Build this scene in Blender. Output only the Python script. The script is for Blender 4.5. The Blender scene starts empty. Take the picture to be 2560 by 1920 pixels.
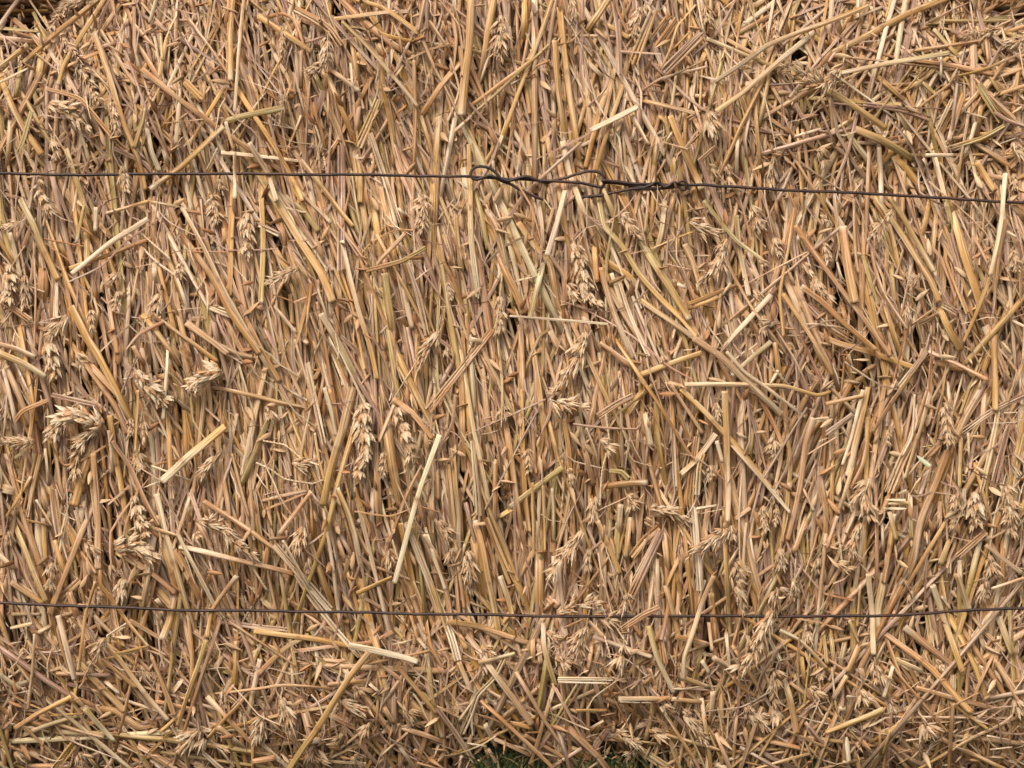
import bpy, math, random
import numpy as np

random.seed(7)
rng = np.random.default_rng(7)
scene = bpy.context.scene
C = scene.collection

# ---------------------------------------------------------------- camera, sky, sun, exposure
D, ZC, S = 1.0, 0.25, 0.00025          # camera distance to the bale face, its height, metres per photo pixel on the face
cam_d = bpy.data.cameras.new('camera')
cam = bpy.data.objects.new('camera', cam_d); C.objects.link(cam)
cam.location = (0, -D, ZC); cam.rotation_euler = (math.radians(90), 0, 0)
cam_d.sensor_width = 36.0; cam_d.lens = 36.0 * D / (2560 * S)
cam_d.clip_start = 0.01; cam_d.clip_end = 200
scene.camera = cam

SUN_EL, SUN_AZ = math.radians(47), math.radians(205)       # azimuth from +Y, clockwise: the sun stands in front of the bale, upper left
world = bpy.data.worlds.new('World'); scene.world = world; world.use_nodes = True
wn = world.node_tree; wn.nodes.clear()
sky = wn.nodes.new('ShaderNodeTexSky'); sky.sky_type = 'NISHITA'; sky.sun_disc = False
sky.sun_elevation = SUN_EL; sky.sun_rotation = SUN_AZ
sky.air_density = 1.0; sky.dust_density = 6.0; sky.ozone_density = 0.6
bg = wn.nodes.new('ShaderNodeBackground'); bg.inputs['Strength'].default_value = 0.15
wo = wn.nodes.new('ShaderNodeOutputWorld')
wn.links.new(sky.outputs[0], bg.inputs[0]); wn.links.new(bg.outputs[0], wo.inputs[0])
sun_d = bpy.data.lights.new('sun', 'SUN'); sun_d.energy = 1.7; sun_d.angle = math.radians(28); sun_d.color = (1.0, 0.965, 0.92)
sun = bpy.data.objects.new('sun', sun_d); C.objects.link(sun)
sun.rotation_euler = (math.pi / 2 - SUN_EL, 0, math.pi - SUN_AZ)
scene.view_settings.view_transform = 'Standard'; scene.view_settings.look = 'None'
scene.view_settings.exposure = 0.1; scene.view_settings.gamma = 1.0

# ---------------------------------------------------------------- what lies where on the bale face
# one string per 640x480 tile of the bale face, tile coordinates 0..2212 x 0..1659 ; path|width|colour|level[|l for a flat leaf][|#k loose straw with label k]
STRAWS = {
(0,0): """880,-20 470,300 200,540|50|y|3
900,0 740,260 560,560 510,740|45|y|3
1160,0 1170,400 1220,600|40|t|2
1200,570 1300,850 1500,1480|30|t|2
820,280 930,600 1050,1000 1180,1350 1250,1640|50|y|3
1230,590 1500,820 1820,1060 2212,1330|50|ot|3
1200,390 1480,870|50|o|1
2010,0 1990,300 2000,700|55|y|2
2110,0 2060,500 2020,970|35|yp|3
1520,20 1520,360|35|t|2
1350,0 1290,200|45|p|2
1490,180 1400,520 1370,900|40|y|1
1390,240 1400,520|30|y|2
970,400 700,520 430,640|35|o|2
400,770 680,850 850,1040 1030,1250 1110,1310|45|o|3|l
20,700 100,900 230,1150 360,1340|55|y|2
-20,590 240,390|50|y|2
-20,720 240,590|25|p|3
270,960 200,1200 140,1350|50|g|3|l
1250,930 1230,1050 1160,1280|45|g|2
1260,1060 1310,1300 1380,1480|50|p|2
1410,1280 1460,1480|35|p|2
1950,1050 2020,1300|30|y|3
2030,1310 2030,1720|35|yp|4|#16
1930,1090 1570,1440 1300,1640|50|y|3
1940,760 1750,1060 1620,1280|45|y|2
370,400 330,700|75|y|1
-40,240 340,270|50|g|1
-40,320 360,370|45|t|1
160,0 0,220|40|p|1
1050,20 870,290|50|t|1
1560,740 1520,1250|40|p|2
1590,700 1750,860|80|y|2|l
1650,0 1690,180|35|t|1
180,580 130,880|45|g|1
100,1000 60,1480|50|y|1
240,1060 260,1480|40|t|1
960,1210 980,1500|50|t|1
1210,1180 1320,1490|25|y|2
1900,1240 1780,1480|18|p|3
1910,1320 2212,1350|40|p|3
1020,290 1150,620 1250,900 1380,1200 1520,1480|26|m|2|l
600,1400 780,1560|120|o|1|l""",
(1,0): """-262,1045 -100,1000 250,930|55|g|3
20,140 250,290 480,450|50|y|3
620,580 900,790|45|tp|2
330,70 520,170 640,260 740,400|75|o|3|l
480,590 560,740 640,880|45|g|1
640,170 1100,110 1320,95|40|yp|3
750,0 920,170 1180,380 1350,480|60|o|2
870,0 1100,70 1410,290|40|y|2
1460,-20 1400,270|40|t|3
1420,290 1560,620 1750,1000|30|t|3
740,190 900,340 1100,560 1300,790 1400,920|35|gp|3
870,460 960,570 1060,720|45|o|2
1860,-20 1840,400 1800,700 1780,1000|78|y|3
2060,-20 2000,300 1940,700|68|yo|2
1760,540 1600,740 1430,1000|60|o|2
1180,690 1050,970|30|g|2
1270,560 1180,700|30|y|2
1060,850 960,1100 880,1270|80|y|3|l
610,640 700,850 860,1230|45|y|2
150,300 150,450 280,680 320,850|35|o|1
1370,520 1380,1000 1360,1659|35|o|2
1080,380 1100,700 1160,1000 1200,1300 1240,1659|65|y|1
870,1280 900,1500 900,1759|60|y|2
0,1020 160,1280 350,1620 400,1740|45|y|3
-60,1230 0,1330 90,1480 180,1740|55|p|4|#17
360,900 400,1150 480,1659|60|t|1
440,830 560,1100 640,1500|30|o|1
1570,900 1560,1250 1540,1659|60|y|2
1650,850 1660,1300|40|t|1
2212,680 1860,1000|30|g|3
1860,1000 1670,1180|35|p|3
2180,1000 2120,1200 2020,1450|40|p|2
980,1150 1040,1500 1080,1659|60|y|1
740,1250 740,1659|80|m|2|l
1080,1170 1180,1659|50|t|1
620,770 620,1100|25|t|2
820,300 900,750|50|y|1
1770,1130 1760,1659|40|o|1
860,220 1100,300 1350,360|40|y|1
0,900 120,750|20|p|2
1300,520 1500,430 1700,380|22|t|3|l
1400,900 1500,1250 1540,1400|40|y|1
1200,1250 1330,1659|40|t|2
390,440 390,760|40|t|2
900,830 860,1240|50|t|1
2212,600 2060,1060|45|t|1
100,150 220,120 320,170 420,420|35|o|2|l
1700,1000 1580,560|26|t|2
1500,180 1700,480|26|t|2""",
(2,0): """350,-20 250,280 100,700 0,980|40|y|2
110,-20 110,350|60|y|1
420,60 450,400 490,750 560,1300 590,1500|60|y|2
370,350 400,800 460,1220|50|y|2
440,1220 500,1500 560,1659|58|p|3
290,430 380,800|40|t|1
840,-20 640,280|70|y|2
1230,80 1150,280 1040,560|88|oy|3|l
1440,150 1250,420|80|o|2|l
1370,120 1200,350|60|o|1|l
880,640 760,950 640,1450|50|y|2
990,640 870,1000 730,1480|40|y|3
1090,920 680,1130|60|p|4|#8
680,1150 210,1370|22|m|3|l
1070,850 1350,920 1590,980|45|ot|3
1640,270 1290,620|65|m|3|l
1650,330 1330,640|35|o|3
1590,40 1430,220 1360,440 1280,600|22|y|3
1530,280 1350,470|20|y|3
1820,0 2010,210|45|y|2
2050,60 1900,180 1700,330|60|y|1
2212,60 1800,360|50|p|1
1680,330 2060,490 2212,560|35|g|3
930,160 940,650|28|m|2|l
870,0 910,300 930,640|26|m|2|l
740,170 1020,330|40|y|2
700,230 890,390|35|o|2
930,440 1290,460|28|m|3|l
1080,820 1290,680 1690,570|24|t|3
1300,690 1690,510|18|t|3
1040,1000 1180,1250|35|p|3
1060,1100 1040,1230|30|p|3
1370,1000 1500,1320 1640,1640|60|y|2
1560,1000 1700,1260|50|t|1
1270,1000 1330,1060 1380,1320|35|y|2
1770,1260 1610,1400|45|t|3|l
1890,1060 1870,1350 1780,1600|18|t|2|l
2100,900 1990,1180 1850,1480|35|o|1
1620,650 1780,690 2030,730|20|pm|2
620,500 820,700|40|t|1
640,640 700,850|50|t|1
800,1280 880,1659|45|y|1
930,1250 950,1560|40|t|1
1020,1250 1040,1560|35|t|1
1100,1250 1110,1550|35|y|1
1390,1330 1400,1600|60|y|1
1250,1150 1210,1560|40|y|1
250,350 280,700 200,1000|40|t|1
170,0 230,400 300,900 340,1250|35|m|1
600,0 600,500 570,900|30|m|1
1700,380 1600,620|50|y|1
1240,1240 1050,1410|14|t|3|l
1280,1220 1520,1290|12|t|3|l
620,960 800,780|20|m|2
0,650 150,540|35|o|2""",
(3,0): """870,45 740,100 300,270 0,400 -160,510 -460,710|45|yp|4|#3
400,275 130,500 0,620 -200,790 -450,970|50|py|3
990,60 550,240|30|p|2
1500,0 1200,130 850,320 470,500|60|y|3
1570,455 1350,490 1000,555 600,640|45|gp|4|#2
1040,475 1350,530 1600,570 1800,610 1950,640|45|o|2
2260,420 1900,590 1640,660|30|oy|3
1640,670 1450,820 1300,930|25|o|2
1400,180 1800,180 2110,170|30|g|2
1450,230 1640,270|25|y|2
2300,0 2000,130|28|t|2
2000,-10 1830,230|30|t|2
1430,250 1700,550|40|g|2
1800,680 1950,860 2130,1040|60|y|2
1820,720 2030,1050|80|g|3|l
2280,720 1980,820|40|ty|2
1270,650 1460,830|30|g|3
880,610 980,690 1220,900|45|y|2
500,770 760,930 1020,1110|60|gy|3
1030,1130 950,1270|40|p|3
960,1270 980,1659|45|p|3
780,1000 470,1190|40|y|2
690,1090 1000,1220 1250,1370|70|yg|3
1000,1300 1150,1400 1350,1650|70|y|2
690,1150 840,1350 960,1550|50|gp|2
710,1350 830,1600 870,1659|40|o|1
780,1430 930,1700|60|o|1
1040,1010 1230,1250 1400,1659|24|m|2|l
2050,1080 1850,1190 1520,1290|50|gy|3|l
2140,1030 1860,1210|30|y|2
1700,780 1560,1220|50|yp|2
1600,850 1450,1150|50|p|2|l
1850,830 1810,1150|45|y|1
1780,1120 1570,1230|30|t|2
1360,1342 1600,1340|36|w|4|#18
1340,1370 1380,1440|30|p|3
1740,1300 1610,1480|80|t|2|l
1850,1500 2070,1550|45|t|3
1800,1400 1960,1650|60|y|2
200,520 290,900 300,1200|40|g|1
110,650 130,1000 110,1250|45|m|1
250,1040 290,1659|35|y|2
500,250 400,640|30|m|2
730,150 640,400|60|y|1
1320,310 1280,460|40|o|1
820,900 1100,940 1400,1030|55|m|2|l
560,890 900,920 1500,940|12|m|3|l
380,310 560,400|50|y|1
0,540 160,630|40|t|2
1690,900 1710,970 1890,1020|18|w|3|l
1100,1460 1100,1659|45|t|1
300,-10 0,150|40|t|1
700,-20 400,60 100,200|35|m|1|l
1250,0 1000,30 600,0|40|o|1
1300,80 1250,400|40|t|1
2300,560 1900,700|35|t|1
2230,950 2212,1659|50|t|1""",
(0,1): """180,60 290,280 370,480 500,760|60|gy|3
490,780 480,1100|55|p|2
380,220 470,450 600,800 750,1150|40|y|2
620,990 750,1250 850,1400 980,1659|75|y|3
1280,230 1000,410 620,710|48|pw|4|#4
1310,400 1050,500 600,660|40|oy|3
1290,80 900,190|32|yp|3
1290,80 1560,130|20|p|3
730,120 660,440|35|g|3
90,350 180,740|40|p|2
830,130 825,340|45|p|3
850,270 960,400|50|t|2
360,500 370,700|75|o|1
380,620 370,950|88|o|1
280,360 310,850 300,1350|20|t|2
1570,130 1760,480 1960,900 2212,1350|46|tp|3
1550,350 1850,750 2000,1050 2240,1400|64|oy|3
1620,0 1690,300|45|p|1
1370,350 1480,650 1660,1110|45|y|2
1500,800 1580,1200 1680,1600|55|t|1
1490,650 1640,1050|35|p|3
2010,0 2000,350 1990,900|60|y|2
1930,230 1950,500|45|o|1
2170,300 2190,900|30|t|1
930,830 960,1100 1010,1400|50|on|2
1110,720 1110,1050 1080,1500|45|pm|2
1190,680 1140,1000|30|y|2
1330,600 1340,800|45|tp|2
-30,910 150,1030 260,1110|60|o|3|l
-30,1310 150,1360 310,1430|55|tp|3
-30,1385 200,1480 400,1600|65|yp|3
20,1480 60,1659|40|p|2
1310,1040 1500,1190 1700,1330 1880,1470|45|oy|3
1610,1130 1850,1300 1970,1400|60|to|3
1870,1310 2060,1400 2212,1430|45|on|2
1410,1120 1200,1230 1090,1360|32|t|3|l
1230,1060 1350,1200 1500,1400 1560,1500|45|yt|2
1780,980 2000,1060|70|p|2|l
1150,1330 1250,1500|45|t|2
1370,1600 1480,1580|50|y|2
590,1470 800,1560|32|m|2
1550,1250 1650,1659|60|t|1
1000,1350 1040,1659|55|t|1
870,1050 950,1500|40|t|1
1830,1050 1890,1350|60|m|1
1620,180 1950,490 2400,490|12|m|3|l
1960,515 1560,520|12|o|3|l
200,480 280,250|40|t|1|l
480,300 570,600|50|y|1
750,350 760,650|60|y|1
350,400 720,470|14|o|3|l
370,420 640,620|14|o|3|l
1540,120 1100,420 880,640 590,780|16|m|4|l""",
(1,1): """40,0 60,400 50,960|60|yg|2
130,0 240,170 400,440 560,700 660,950|70|gy|3
240,30 420,180 540,340|60|g|2
390,0 570,180 650,270|32|p|3
340,0 490,270|35|y|2
600,0 740,180 840,300|50|ty|3
700,260 880,500 970,640|30|o|2
900,0 950,300 970,600|60|yg|1
1000,40 1060,400 1100,600|60|y|1
740,420 800,700 900,1050 1000,1380 1050,1620|48|py|3
1110,700 1150,1000 1190,1280|75|gy|2
1170,1280 1260,1480 1350,1659|60|y|2
1150,0 1240,280|55|p|3
1230,140 1310,220|30|p|3
1100,0 1160,300 1220,650 1240,850|50|y|1
1470,480 1250,600 940,680|45|go|3|l
1290,360 1100,560 1040,640|40|t|3
1360,330 1200,330 1000,430 900,540|15|o|3|l
1300,600 1400,900 1480,1240|50|mp|3|l
1250,730 1350,1180|50|p|1
1350,0 1360,300 1480,600 1580,900|50|tm|2
1520,0 1500,450 1480,700|40|yn|2
1560,300 1620,600 1700,750 1800,1050|38|on|2
1730,200 1750,450 1800,900|45|yn|2
1850,0 1860,400 1920,920|55|yw|3
1900,0 1960,250 2010,500|50|g|1
2000,150 2100,350 2180,700|60|tg|2
2060,530 2000,1000|35|y|1
470,780 440,1000 420,1250|50|oy|2|l
480,800 330,1350|40|oy|2|l
330,550 470,780|40|y|2
100,400 250,640 450,1000|60|y|1
520,950 580,1250 650,1659|30|t|2
560,1050 680,1250 890,1640|55|pg|3
600,1200 760,1510|30|p|3
640,750 680,940|20|p|2
680,1200 900,1390|45|m|2|l
0,1270 90,1450 200,1640|52|o|3
60,1150 240,1480|40|m|1
140,960 350,1220|30|tp|2
400,1270 450,1310|35|p|3
440,1470 480,1659|50|p|3
1820,1050 1850,1500 1850,1659|35|yg|2
1790,1200 1820,1659|35|y|2
1850,1270 2000,1310|45|y|3
1930,1300 2100,1659|40|ty|2
870,830 950,1120|70|o|1
1050,1500 1080,1659|45|on|2
1410,1150 1390,1659|60|y|1
790,560 830,900|40|t|1
20,280 210,370|45|p|3|l
0,250 140,270|30|o|2|l
1170,920 1300,720|6|z|3
700,930 800,950 860,1100|50|d|1|l
130,880 320,950|14|o|3|l
1800,60 1770,130|40|o|2|l""",
(2,1): """460,-10 380,300 300,550|46|pw|4|#9
275,600 210,850 150,1100|48|pg|3
230,60 260,300 270,480|45|p|2
60,260 180,440 330,620 390,950 450,1100|55|yo|3
400,0 450,250 520,680|45|y|2
560,0 620,350 720,790|30|oy|2
930,0 1010,150 1080,330|78|yo|2|l
1110,430 1250,650 1400,880 1540,1100|72|gy|3
750,60 800,300 960,480 1100,700 1300,930 1480,1100 1600,1250|55|gy|3
800,0 880,200 940,400|45|g|2
800,590 1000,720 1100,830|55|y|2
770,650 800,800 900,1100 1050,1440|50|op|3
930,780 1000,1000 1080,1200 1180,1420|38|pw|3
860,700 960,1000|40|p|2
1110,930 1300,1060 1600,1280 1800,1430|50|yp|3
710,450 730,780|55|yo|2
1330,60 1290,350 1230,560|45|py|2
1220,0 1200,450|45|y|1
1410,0 1330,300 1300,600|40|t|1
1450,110 1440,400 1420,620|20|y|2
1490,450 1560,600 1660,900 1740,1180|50|ty|2
1660,70 1770,220 1950,430 2170,590|38|g|3
1650,220 1760,400 1900,700 2050,960 2212,1180|28|t|3
1940,200 1980,560 2050,900|50|gp|2
2240,890 1950,1200 1830,1350|48|p|3
1960,800 1750,880 1520,970|40|oy|3
1530,1010 1780,910|32|y|3
1890,790 1810,910|25|p|3
2212,700 1950,840|14|t|3
1640,1390 1400,1470 1110,1580|50|y|2
760,1300 1000,1480 1120,1590|45|ot|3
1570,1260 1800,1420 2050,1659|60|tp|3
1850,1380 2000,1550 2150,1659|32|p|3
2240,1290 1900,1590|45|gp|2
1470,1230 1400,1440|30|p|2
330,1200 430,1400|55|o|2
330,1190 240,1250 130,1500 100,1640|35|y|2
0,400 140,800|50|y|1
0,560 60,800 120,1000|30|p|2
0,800 110,1050|70|o|2
70,1150 90,1659|58|otn|2
820,800 1010,710|40|o|3
600,180 760,260 900,480 1100,880 1210,1190|14|m|3|l
590,160 780,310 1000,530|20|m|3|l
480,920 700,1050 1020,1230 1350,1500 1560,1620|15|m|3|l
-20,1070 500,1110 830,1140|22|mp|4|l
1660,310 1430,390 1210,490|18|y|3
1900,880 2050,1100 2180,1300|70|t|1
1700,600 1750,1000 1800,1150|55|yo|1
1600,760 1620,900|40|p|1
1530,220 1320,540|14|m|3|l
1300,1600 1230,1659|50|y|2
500,0 500,250|60|m|2|l
1540,1110 1640,1300|40|t|2
1430,790 1500,830|32|w|3
1090,1570 1170,1700|40|t|3
1180,0 1170,200 1150,350|24|t|2""",
(3,1): """2055,-160 2020,200 1970,500 1920,720|42|p|4|#5
1920,740 1800,1050 1690,1300|38|y|3
2060,240 2010,450 1970,750 1950,870|50|oy|2
1590,170 1680,500 1800,850 1880,1150|70|y|2
1880,1150 1980,1400 2060,1600|80|pt|2|l
930,30 1030,180 1200,440 1400,760 1480,950|60|gy|3
1480,1000 1570,1200 1660,1370|58|y|3
1040,40 1160,210 1330,500 1440,690|45|g|3
1440,700 1440,850|40|y|2
1050,280 1120,600 1160,800|40|y|2
650,300 700,700 750,960|80|oy|3
580,0 600,300 620,500|45|t|1
740,60 750,450 780,700|25|t|3
800,480 880,750 960,980|40|g|2
980,900 1080,1200 1180,1480|50|y|2
890,450 920,650 1000,880 1200,1190|28|t|3
230,290 400,540 640,850 850,1130 1060,1420|42|ot|3
290,810 480,960 650,1130 930,1370|50|oy|3
130,880 250,1050 400,1290 560,1580|45|y|3
380,1200 600,1310 900,1390 1300,1530|58|oyn|3
330,960 550,1180 740,1290|70|mt|2|l
660,280 450,450 200,660 0,830|38|mt|3
1380,1370 1130,1700|55|mp|3
1380,1370 1600,1470 1900,1620|46|to|3
2240,870 2130,1000 1900,1260 1700,1490|58|yg|2
2240,785 1990,740|30|o|2
1350,1430 1550,1500 1850,1560|60|o|1
2110,110 2240,250|50|t|1
250,100 180,480 100,900 130,1250|32|y|2
290,0 290,170|35|y|1
470,0 520,200|45|g|1
1300,250 1350,400|40|t|1
1400,80 1330,400|60|y|1
1460,60 1420,600|45|o|1
1560,350 1650,700 1640,1000|70|m|1|l
1770,0 1780,700|40|tp|1
1060,550 1090,950|45|g|1
1040,380 1010,820|45|o|1
1800,850 1950,1250|55|y|1
1960,1500 1960,1659|80|o|1
1480,1050 1300,1140|50|t|2|l
1640,1050 1510,970|60|mp|3|l
1450,1000 1190,1190|25|o|2
600,20 850,130|45|t|2
60,1300 100,1600|55|oy|2
90,1540 20,1650|28|w|3|l
700,1400 740,1620|30|p|2
2060,340 2150,390|28|w|3
0,920 80,830|40|m|2|l
1870,70 1850,350 1760,580|18|o|2
1940,470 1760,580|24|o|2
630,950 700,1200|45|o|1
1190,1190 1080,1659|12|o|4|l
280,1220 500,1120 720,1100|18|m|3|l
2080,1090 2230,1170|28|p|3""",
(0,2): """1950,370 1650,610 1400,840|75|yw|4|#6
1190,50 1170,590|35|y|4|#19
1700,820 1600,1100 1490,1430|35|pt|3
1800,520 1740,700|30|t|2
860,0 1000,200 1100,430|55|yo|2
930,0 1060,150 1150,350|60|o|2
410,140 200,230 120,330|50|o|3|l
840,430 740,700 640,1050|70|y|2
740,850 700,1150 690,1380|55|pt|2
800,600 830,900 850,1250 850,1600|60|ot|3
950,270 1010,700 1080,1100 1130,1300|58|yn|2
940,400 980,780|32|p|3
970,490 1130,720 1250,1000 1370,1230|45|to|3
1350,1250 1280,1659|55|pg|2
920,530 700,660 560,700 490,620 430,490|20|o|3
1350,950 1420,1250 1540,1659|60|py|2
1530,1450 1640,1659|60|o|2
1550,1400 1750,1440 2212,1560|48|po|3
1760,1010 1960,1140 2212,1310|35|oy|3
1340,1250 1530,1310|32|o|3
-40,880 170,940|80|gp|2
270,800 20,1210|28|y|2
340,600 270,900 220,1150|80|yo|2|l
390,560 420,870|28|p|2
330,830 420,1100|70|t|1
460,900 510,1330|70|to|2|l
490,680 540,1000 620,1300|45|t|1
600,1340 750,1530 830,1640|45|o|2
370,1160 400,1600|50|y|1
470,1350 560,1640|50|y|2
1000,1460 1250,1600|35|gt|2
170,1160 450,1230|28|y|2
310,1000 450,1230|28|y|2
1430,0 1410,310|30|w|3
1450,230 1470,650 1490,1000|45|yo|2
1600,150 1610,500 1600,830|78|y|1
1720,100 1710,550 1700,700|45|on|2
1800,0 1830,350|45|t|1
1770,30 1900,40 2212,110|40|oy|3
2212,250 2100,800|60|yp|2
1900,650 1960,1000 2000,1300|55|t|1
2000,600 2150,1150|28|t|2
1690,1190 1750,900|50|m|2|l
1700,1190 1830,1410|40|t|2
1310,710 1580,640|22|o|2
1310,710 1640,830|22|p|3
20,0 150,280|60|t|1
120,0 270,350|60|t|1
200,0 350,400|45|t|1
1120,880 930,1040|28|m|3|l
440,90 700,150 830,180|48|m|3|l
250,560 110,650|30|g|2
-40,1450 130,1600|48|p|2
1190,1510 1150,1659|22|y|3
1050,620 1380,830 1480,880|12|m|3|l""",
(1,2): """840,30 750,400 650,750 580,1050|88|oyn|3
880,230 780,600 700,900 620,1250 480,1659|52|yg|3
1590,440 1450,820 1350,1150 1190,1720|50|w|4|#1
1190,180 1060,500|35|pt|3
1270,0 1160,180|12|p|3|l
1430,700 1300,970 1160,1370|42|o|3|l
1190,130 1350,250 1530,470|52|o|3
1320,0 1450,230 1570,480|50|yo|2
1130,350 1180,700 1250,1050|85|y|2
1670,0 1480,240|70|o|3|l
470,0 560,300|58|py|2
590,30 650,250 690,450|42|p|3
640,50 700,430|38|y|2
200,170 250,500 300,760|42|pt|2
900,700 930,1000|50|o|1
1030,500 1050,900 1070,1290|58|to|2
1010,900 1000,1290|42|p|2
700,900 790,1100 850,1300 920,1620|48|yp|3
860,1250 960,1450 1100,1600|40|o|2
510,420 540,650 600,850|24|y|3
1720,100 1690,350 1540,650|24|m|3|l
1820,0 1890,400 1940,640 1990,900 2030,1150|42|gpn|3
1880,0 1900,300|50|p|2
1870,480 1900,800 1930,1150|44|pw|3
1770,0 1780,360 1800,760|58|yo|2
1700,550 1720,900 1750,1150 1750,1450|58|yp|2
1640,600 1680,1100|40|o|1
1890,1180 1950,1400 2000,1659|58|oy|3
2000,1150 2100,1400 2230,1720|95|oy|3|l
1560,650 1570,1000|50|o|1
2070,670 2070,1000 2060,1220|48|ot|2
2160,700 2170,930|42|yn|2
2230,1070 2100,1150|52|y|2
440,920 50,1010|32|t|3
470,940 200,1300|42|t|3
440,940 70,1090|24|t|2
0,1290 110,1360|28|y|2
120,1340 270,1330|38|o|3|l
110,1370 60,1659|42|o|2
160,1390 390,1659|66|pw|3
230,1350 400,1659|28|p|3
1250,1200 1350,1659|50|y|2
1340,1250 1400,1450 1470,1659|58|tn|1
1450,1300 1550,1460 1620,1620|40|pt|3
1510,950 1530,1200|50|t|1
460,920 580,1070|28|p|2
470,1000 490,1400|24|o|1
380,1000 480,1300|32|o|1
0,560 110,300|58|g|3
850,1100 1150,1140 1350,1070|12|o|3|l
1430,1060 1580,1110|12|o|3|l
720,1290 870,1560|42|m|1
690,1300 800,1600|42|t|1
1970,0 2000,250 2030,500|58|t|1
1660,1570 1770,1540 1800,1380|24|o|3
2080,0 2140,110|24|o|2
1330,60 1360,230|24|p|2
860,0 950,180|24|p|3
820,460 870,240|30|p|2
1780,1500 1760,900|40|t|1""",
(2,2): """80,0 90,500 110,950 150,1280|56|y|2
220,0 260,300 300,570|56|oy|2
1150,0 1300,220 1450,470 1680,780|38|yo|3
1460,40 1700,280 1990,600 2240,900|50|yn|3
1840,60 1860,500 1870,900 1860,1190|58|yp|3
1380,10 1520,230 1650,430|32|t|3
1390,350 1410,900|38|pw|3
1760,430 1600,650 1460,780|50|py|3
1770,490 1820,680|42|p|3
1660,600 1620,720 1600,970|46|yw|3
440,720 200,900 -20,1070|58|gy|3
1170,850 1000,860 790,890|58|o|3
840,750 950,760 1010,820|48|g|3|l
1050,100 900,180 740,290|66|ot|3|l
1130,60 950,330|58|y|2
1240,150 1260,450 1330,900|52|y|2
1150,250 1200,540|52|p|2
1200,200 1320,500 1330,700|18|o|3
290,220 350,450 410,720|42|y|2
450,300 490,600 520,1050|48|yo|2
560,280 640,600 700,870|56|t|2
640,380 720,600 770,800|24|y|3
940,1040 920,1300|56|p|3
920,1200 900,1530|58|g|2
1020,1150 980,1500|48|y|2
1270,1240 1150,1350 1030,1500|78|oy|2|l
1280,1260 1180,1480 1060,1700|66|mt|3|l
1150,1170 1260,1230|68|o|2|l
530,350 800,380 1080,390 1120,330|22|m|3|l
740,1180 850,1430 930,1640|48|oyn|3
240,900 210,1440|38|p|2
350,900 365,1390|38|pg|2
180,850 190,1500|32|y|2
270,880 285,1450|24|y|2
0,700 60,1100 120,1440|56|o|1
1600,450 1550,800 1530,1060|62|to|2|l
1780,620 1720,1000|38|t|1
2090,280 2040,700|58|yg|1
1590,1080 1770,1050|32|p|3
2060,1070 1930,1170|38|t|2
1940,430 2030,470|32|p|3
2212,750 2150,850 2060,1200|24|m|3|l
2050,1280 2120,1650|24|p|2
2110,1080 2150,1400|48|y|1
1310,1250 1350,1620|56|oy|2
1420,1280 1500,1600|48|t|1
1630,1480 1620,1800|56|pw|2
1860,1400 1870,1659|42|t|1
250,180 100,450 0,640|18|m|3|l
290,130 0,260|18|m|3|l
1100,930 740,1100 600,1200|12|o|3|l
1230,1130 1360,1140|42|t|2
1140,950 1050,1110|28|y|2
1520,630 1340,880|14|t|3|l
600,940 480,1170 400,1400|18|m|3|l
380,950 500,1180|56|t|1|l
1820,1650 1960,1420|30|t|2""",
(3,2): """1430,-10 1330,350 1180,820|58|py|3
1880,-30 1720,260 1600,520|68|py|3
1560,580 1430,900 1320,1200 1260,1500 1180,1720|74|ot|2
1280,420 1150,680 1040,950|84|tp|2|l
1990,230 1920,600 1840,950|48|p|3
2260,80 1950,230 1680,420|56|mp|3|l
1960,0 1960,230|62|oy|3
870,30 760,500 690,800|58|yp|2
820,50 730,450 640,700|38|p|2
1180,0 1040,200 900,420|48|yt|3
110,30 150,280 170,450 200,690 130,1370|42|y|2
390,290 330,500 280,900 170,1350|52|to|3
-720,10 -200,5 150,20 420,90 540,60|38|py|3
0,880 200,1110|34|tp|3
740,260 500,440|58|m|3|l
410,310 530,300|42|w|3
820,100 500,170|38|o|3|l
590,460 340,610|18|t|3
530,320 540,670|32|p|2
280,480 230,630|18|p|2
750,640 680,900 600,1130|40|yp|3
600,1140 510,1430|38|pt|3
1020,1000 1190,1000|22|w|4|l|#7
1010,1038 1215,1030|34|py|4|l|#7
1000,1075 1200,1075|24|w|4|l|#7
1130,950 1200,920|30|p|3|l
1050,1100 1110,1350|42|yg|3
1090,1120 1050,1450 1000,1720|48|yt|2
1230,920 1240,1340|42|pg|2
930,830 940,1659|42|t|2
990,1200 1000,1480|42|p|2
1890,1270 1630,1500|58|o|3|l
1880,1310 1760,1440|50|m|2|l
1880,1390 2200,1640|38|tp|3
1780,680 1850,900 1960,1290|34|y|2
1670,350 1660,900|48|tg|2
1690,900 1670,1150|58|w|2|l
1420,1000 1330,1300|58|o|1
2030,1250 2030,1659|52|oy|1
570,500 550,1100 530,1280|42|y|1
430,650 500,1100 480,1600|48|ot|1
340,1130 230,1450|48|to|2
470,480 400,850|28|m|1
560,1330 580,1500|38|y|1
1270,90 1250,430 1160,620|24|pw|3
1570,1350 1490,1560|56|yg|2
1570,1500 1570,1640|38|w|2
1350,1500 1400,1659|48|t|1
1310,550 1460,530|12|g|3|l
2240,240 2040,250|8|p|3
2080,350 1990,700 1940,900|58|m|1|l
2100,680 2180,800|58|mp|2|l
2130,0 2000,300|38|yt|2
1880,30 1850,550|68|t|1
1730,420 1740,680|28|p|2
290,870 400,1100|24|t|3
1290,620 1400,710|40|e|4|l
1440,470 1660,520|10|k|3""",
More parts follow.
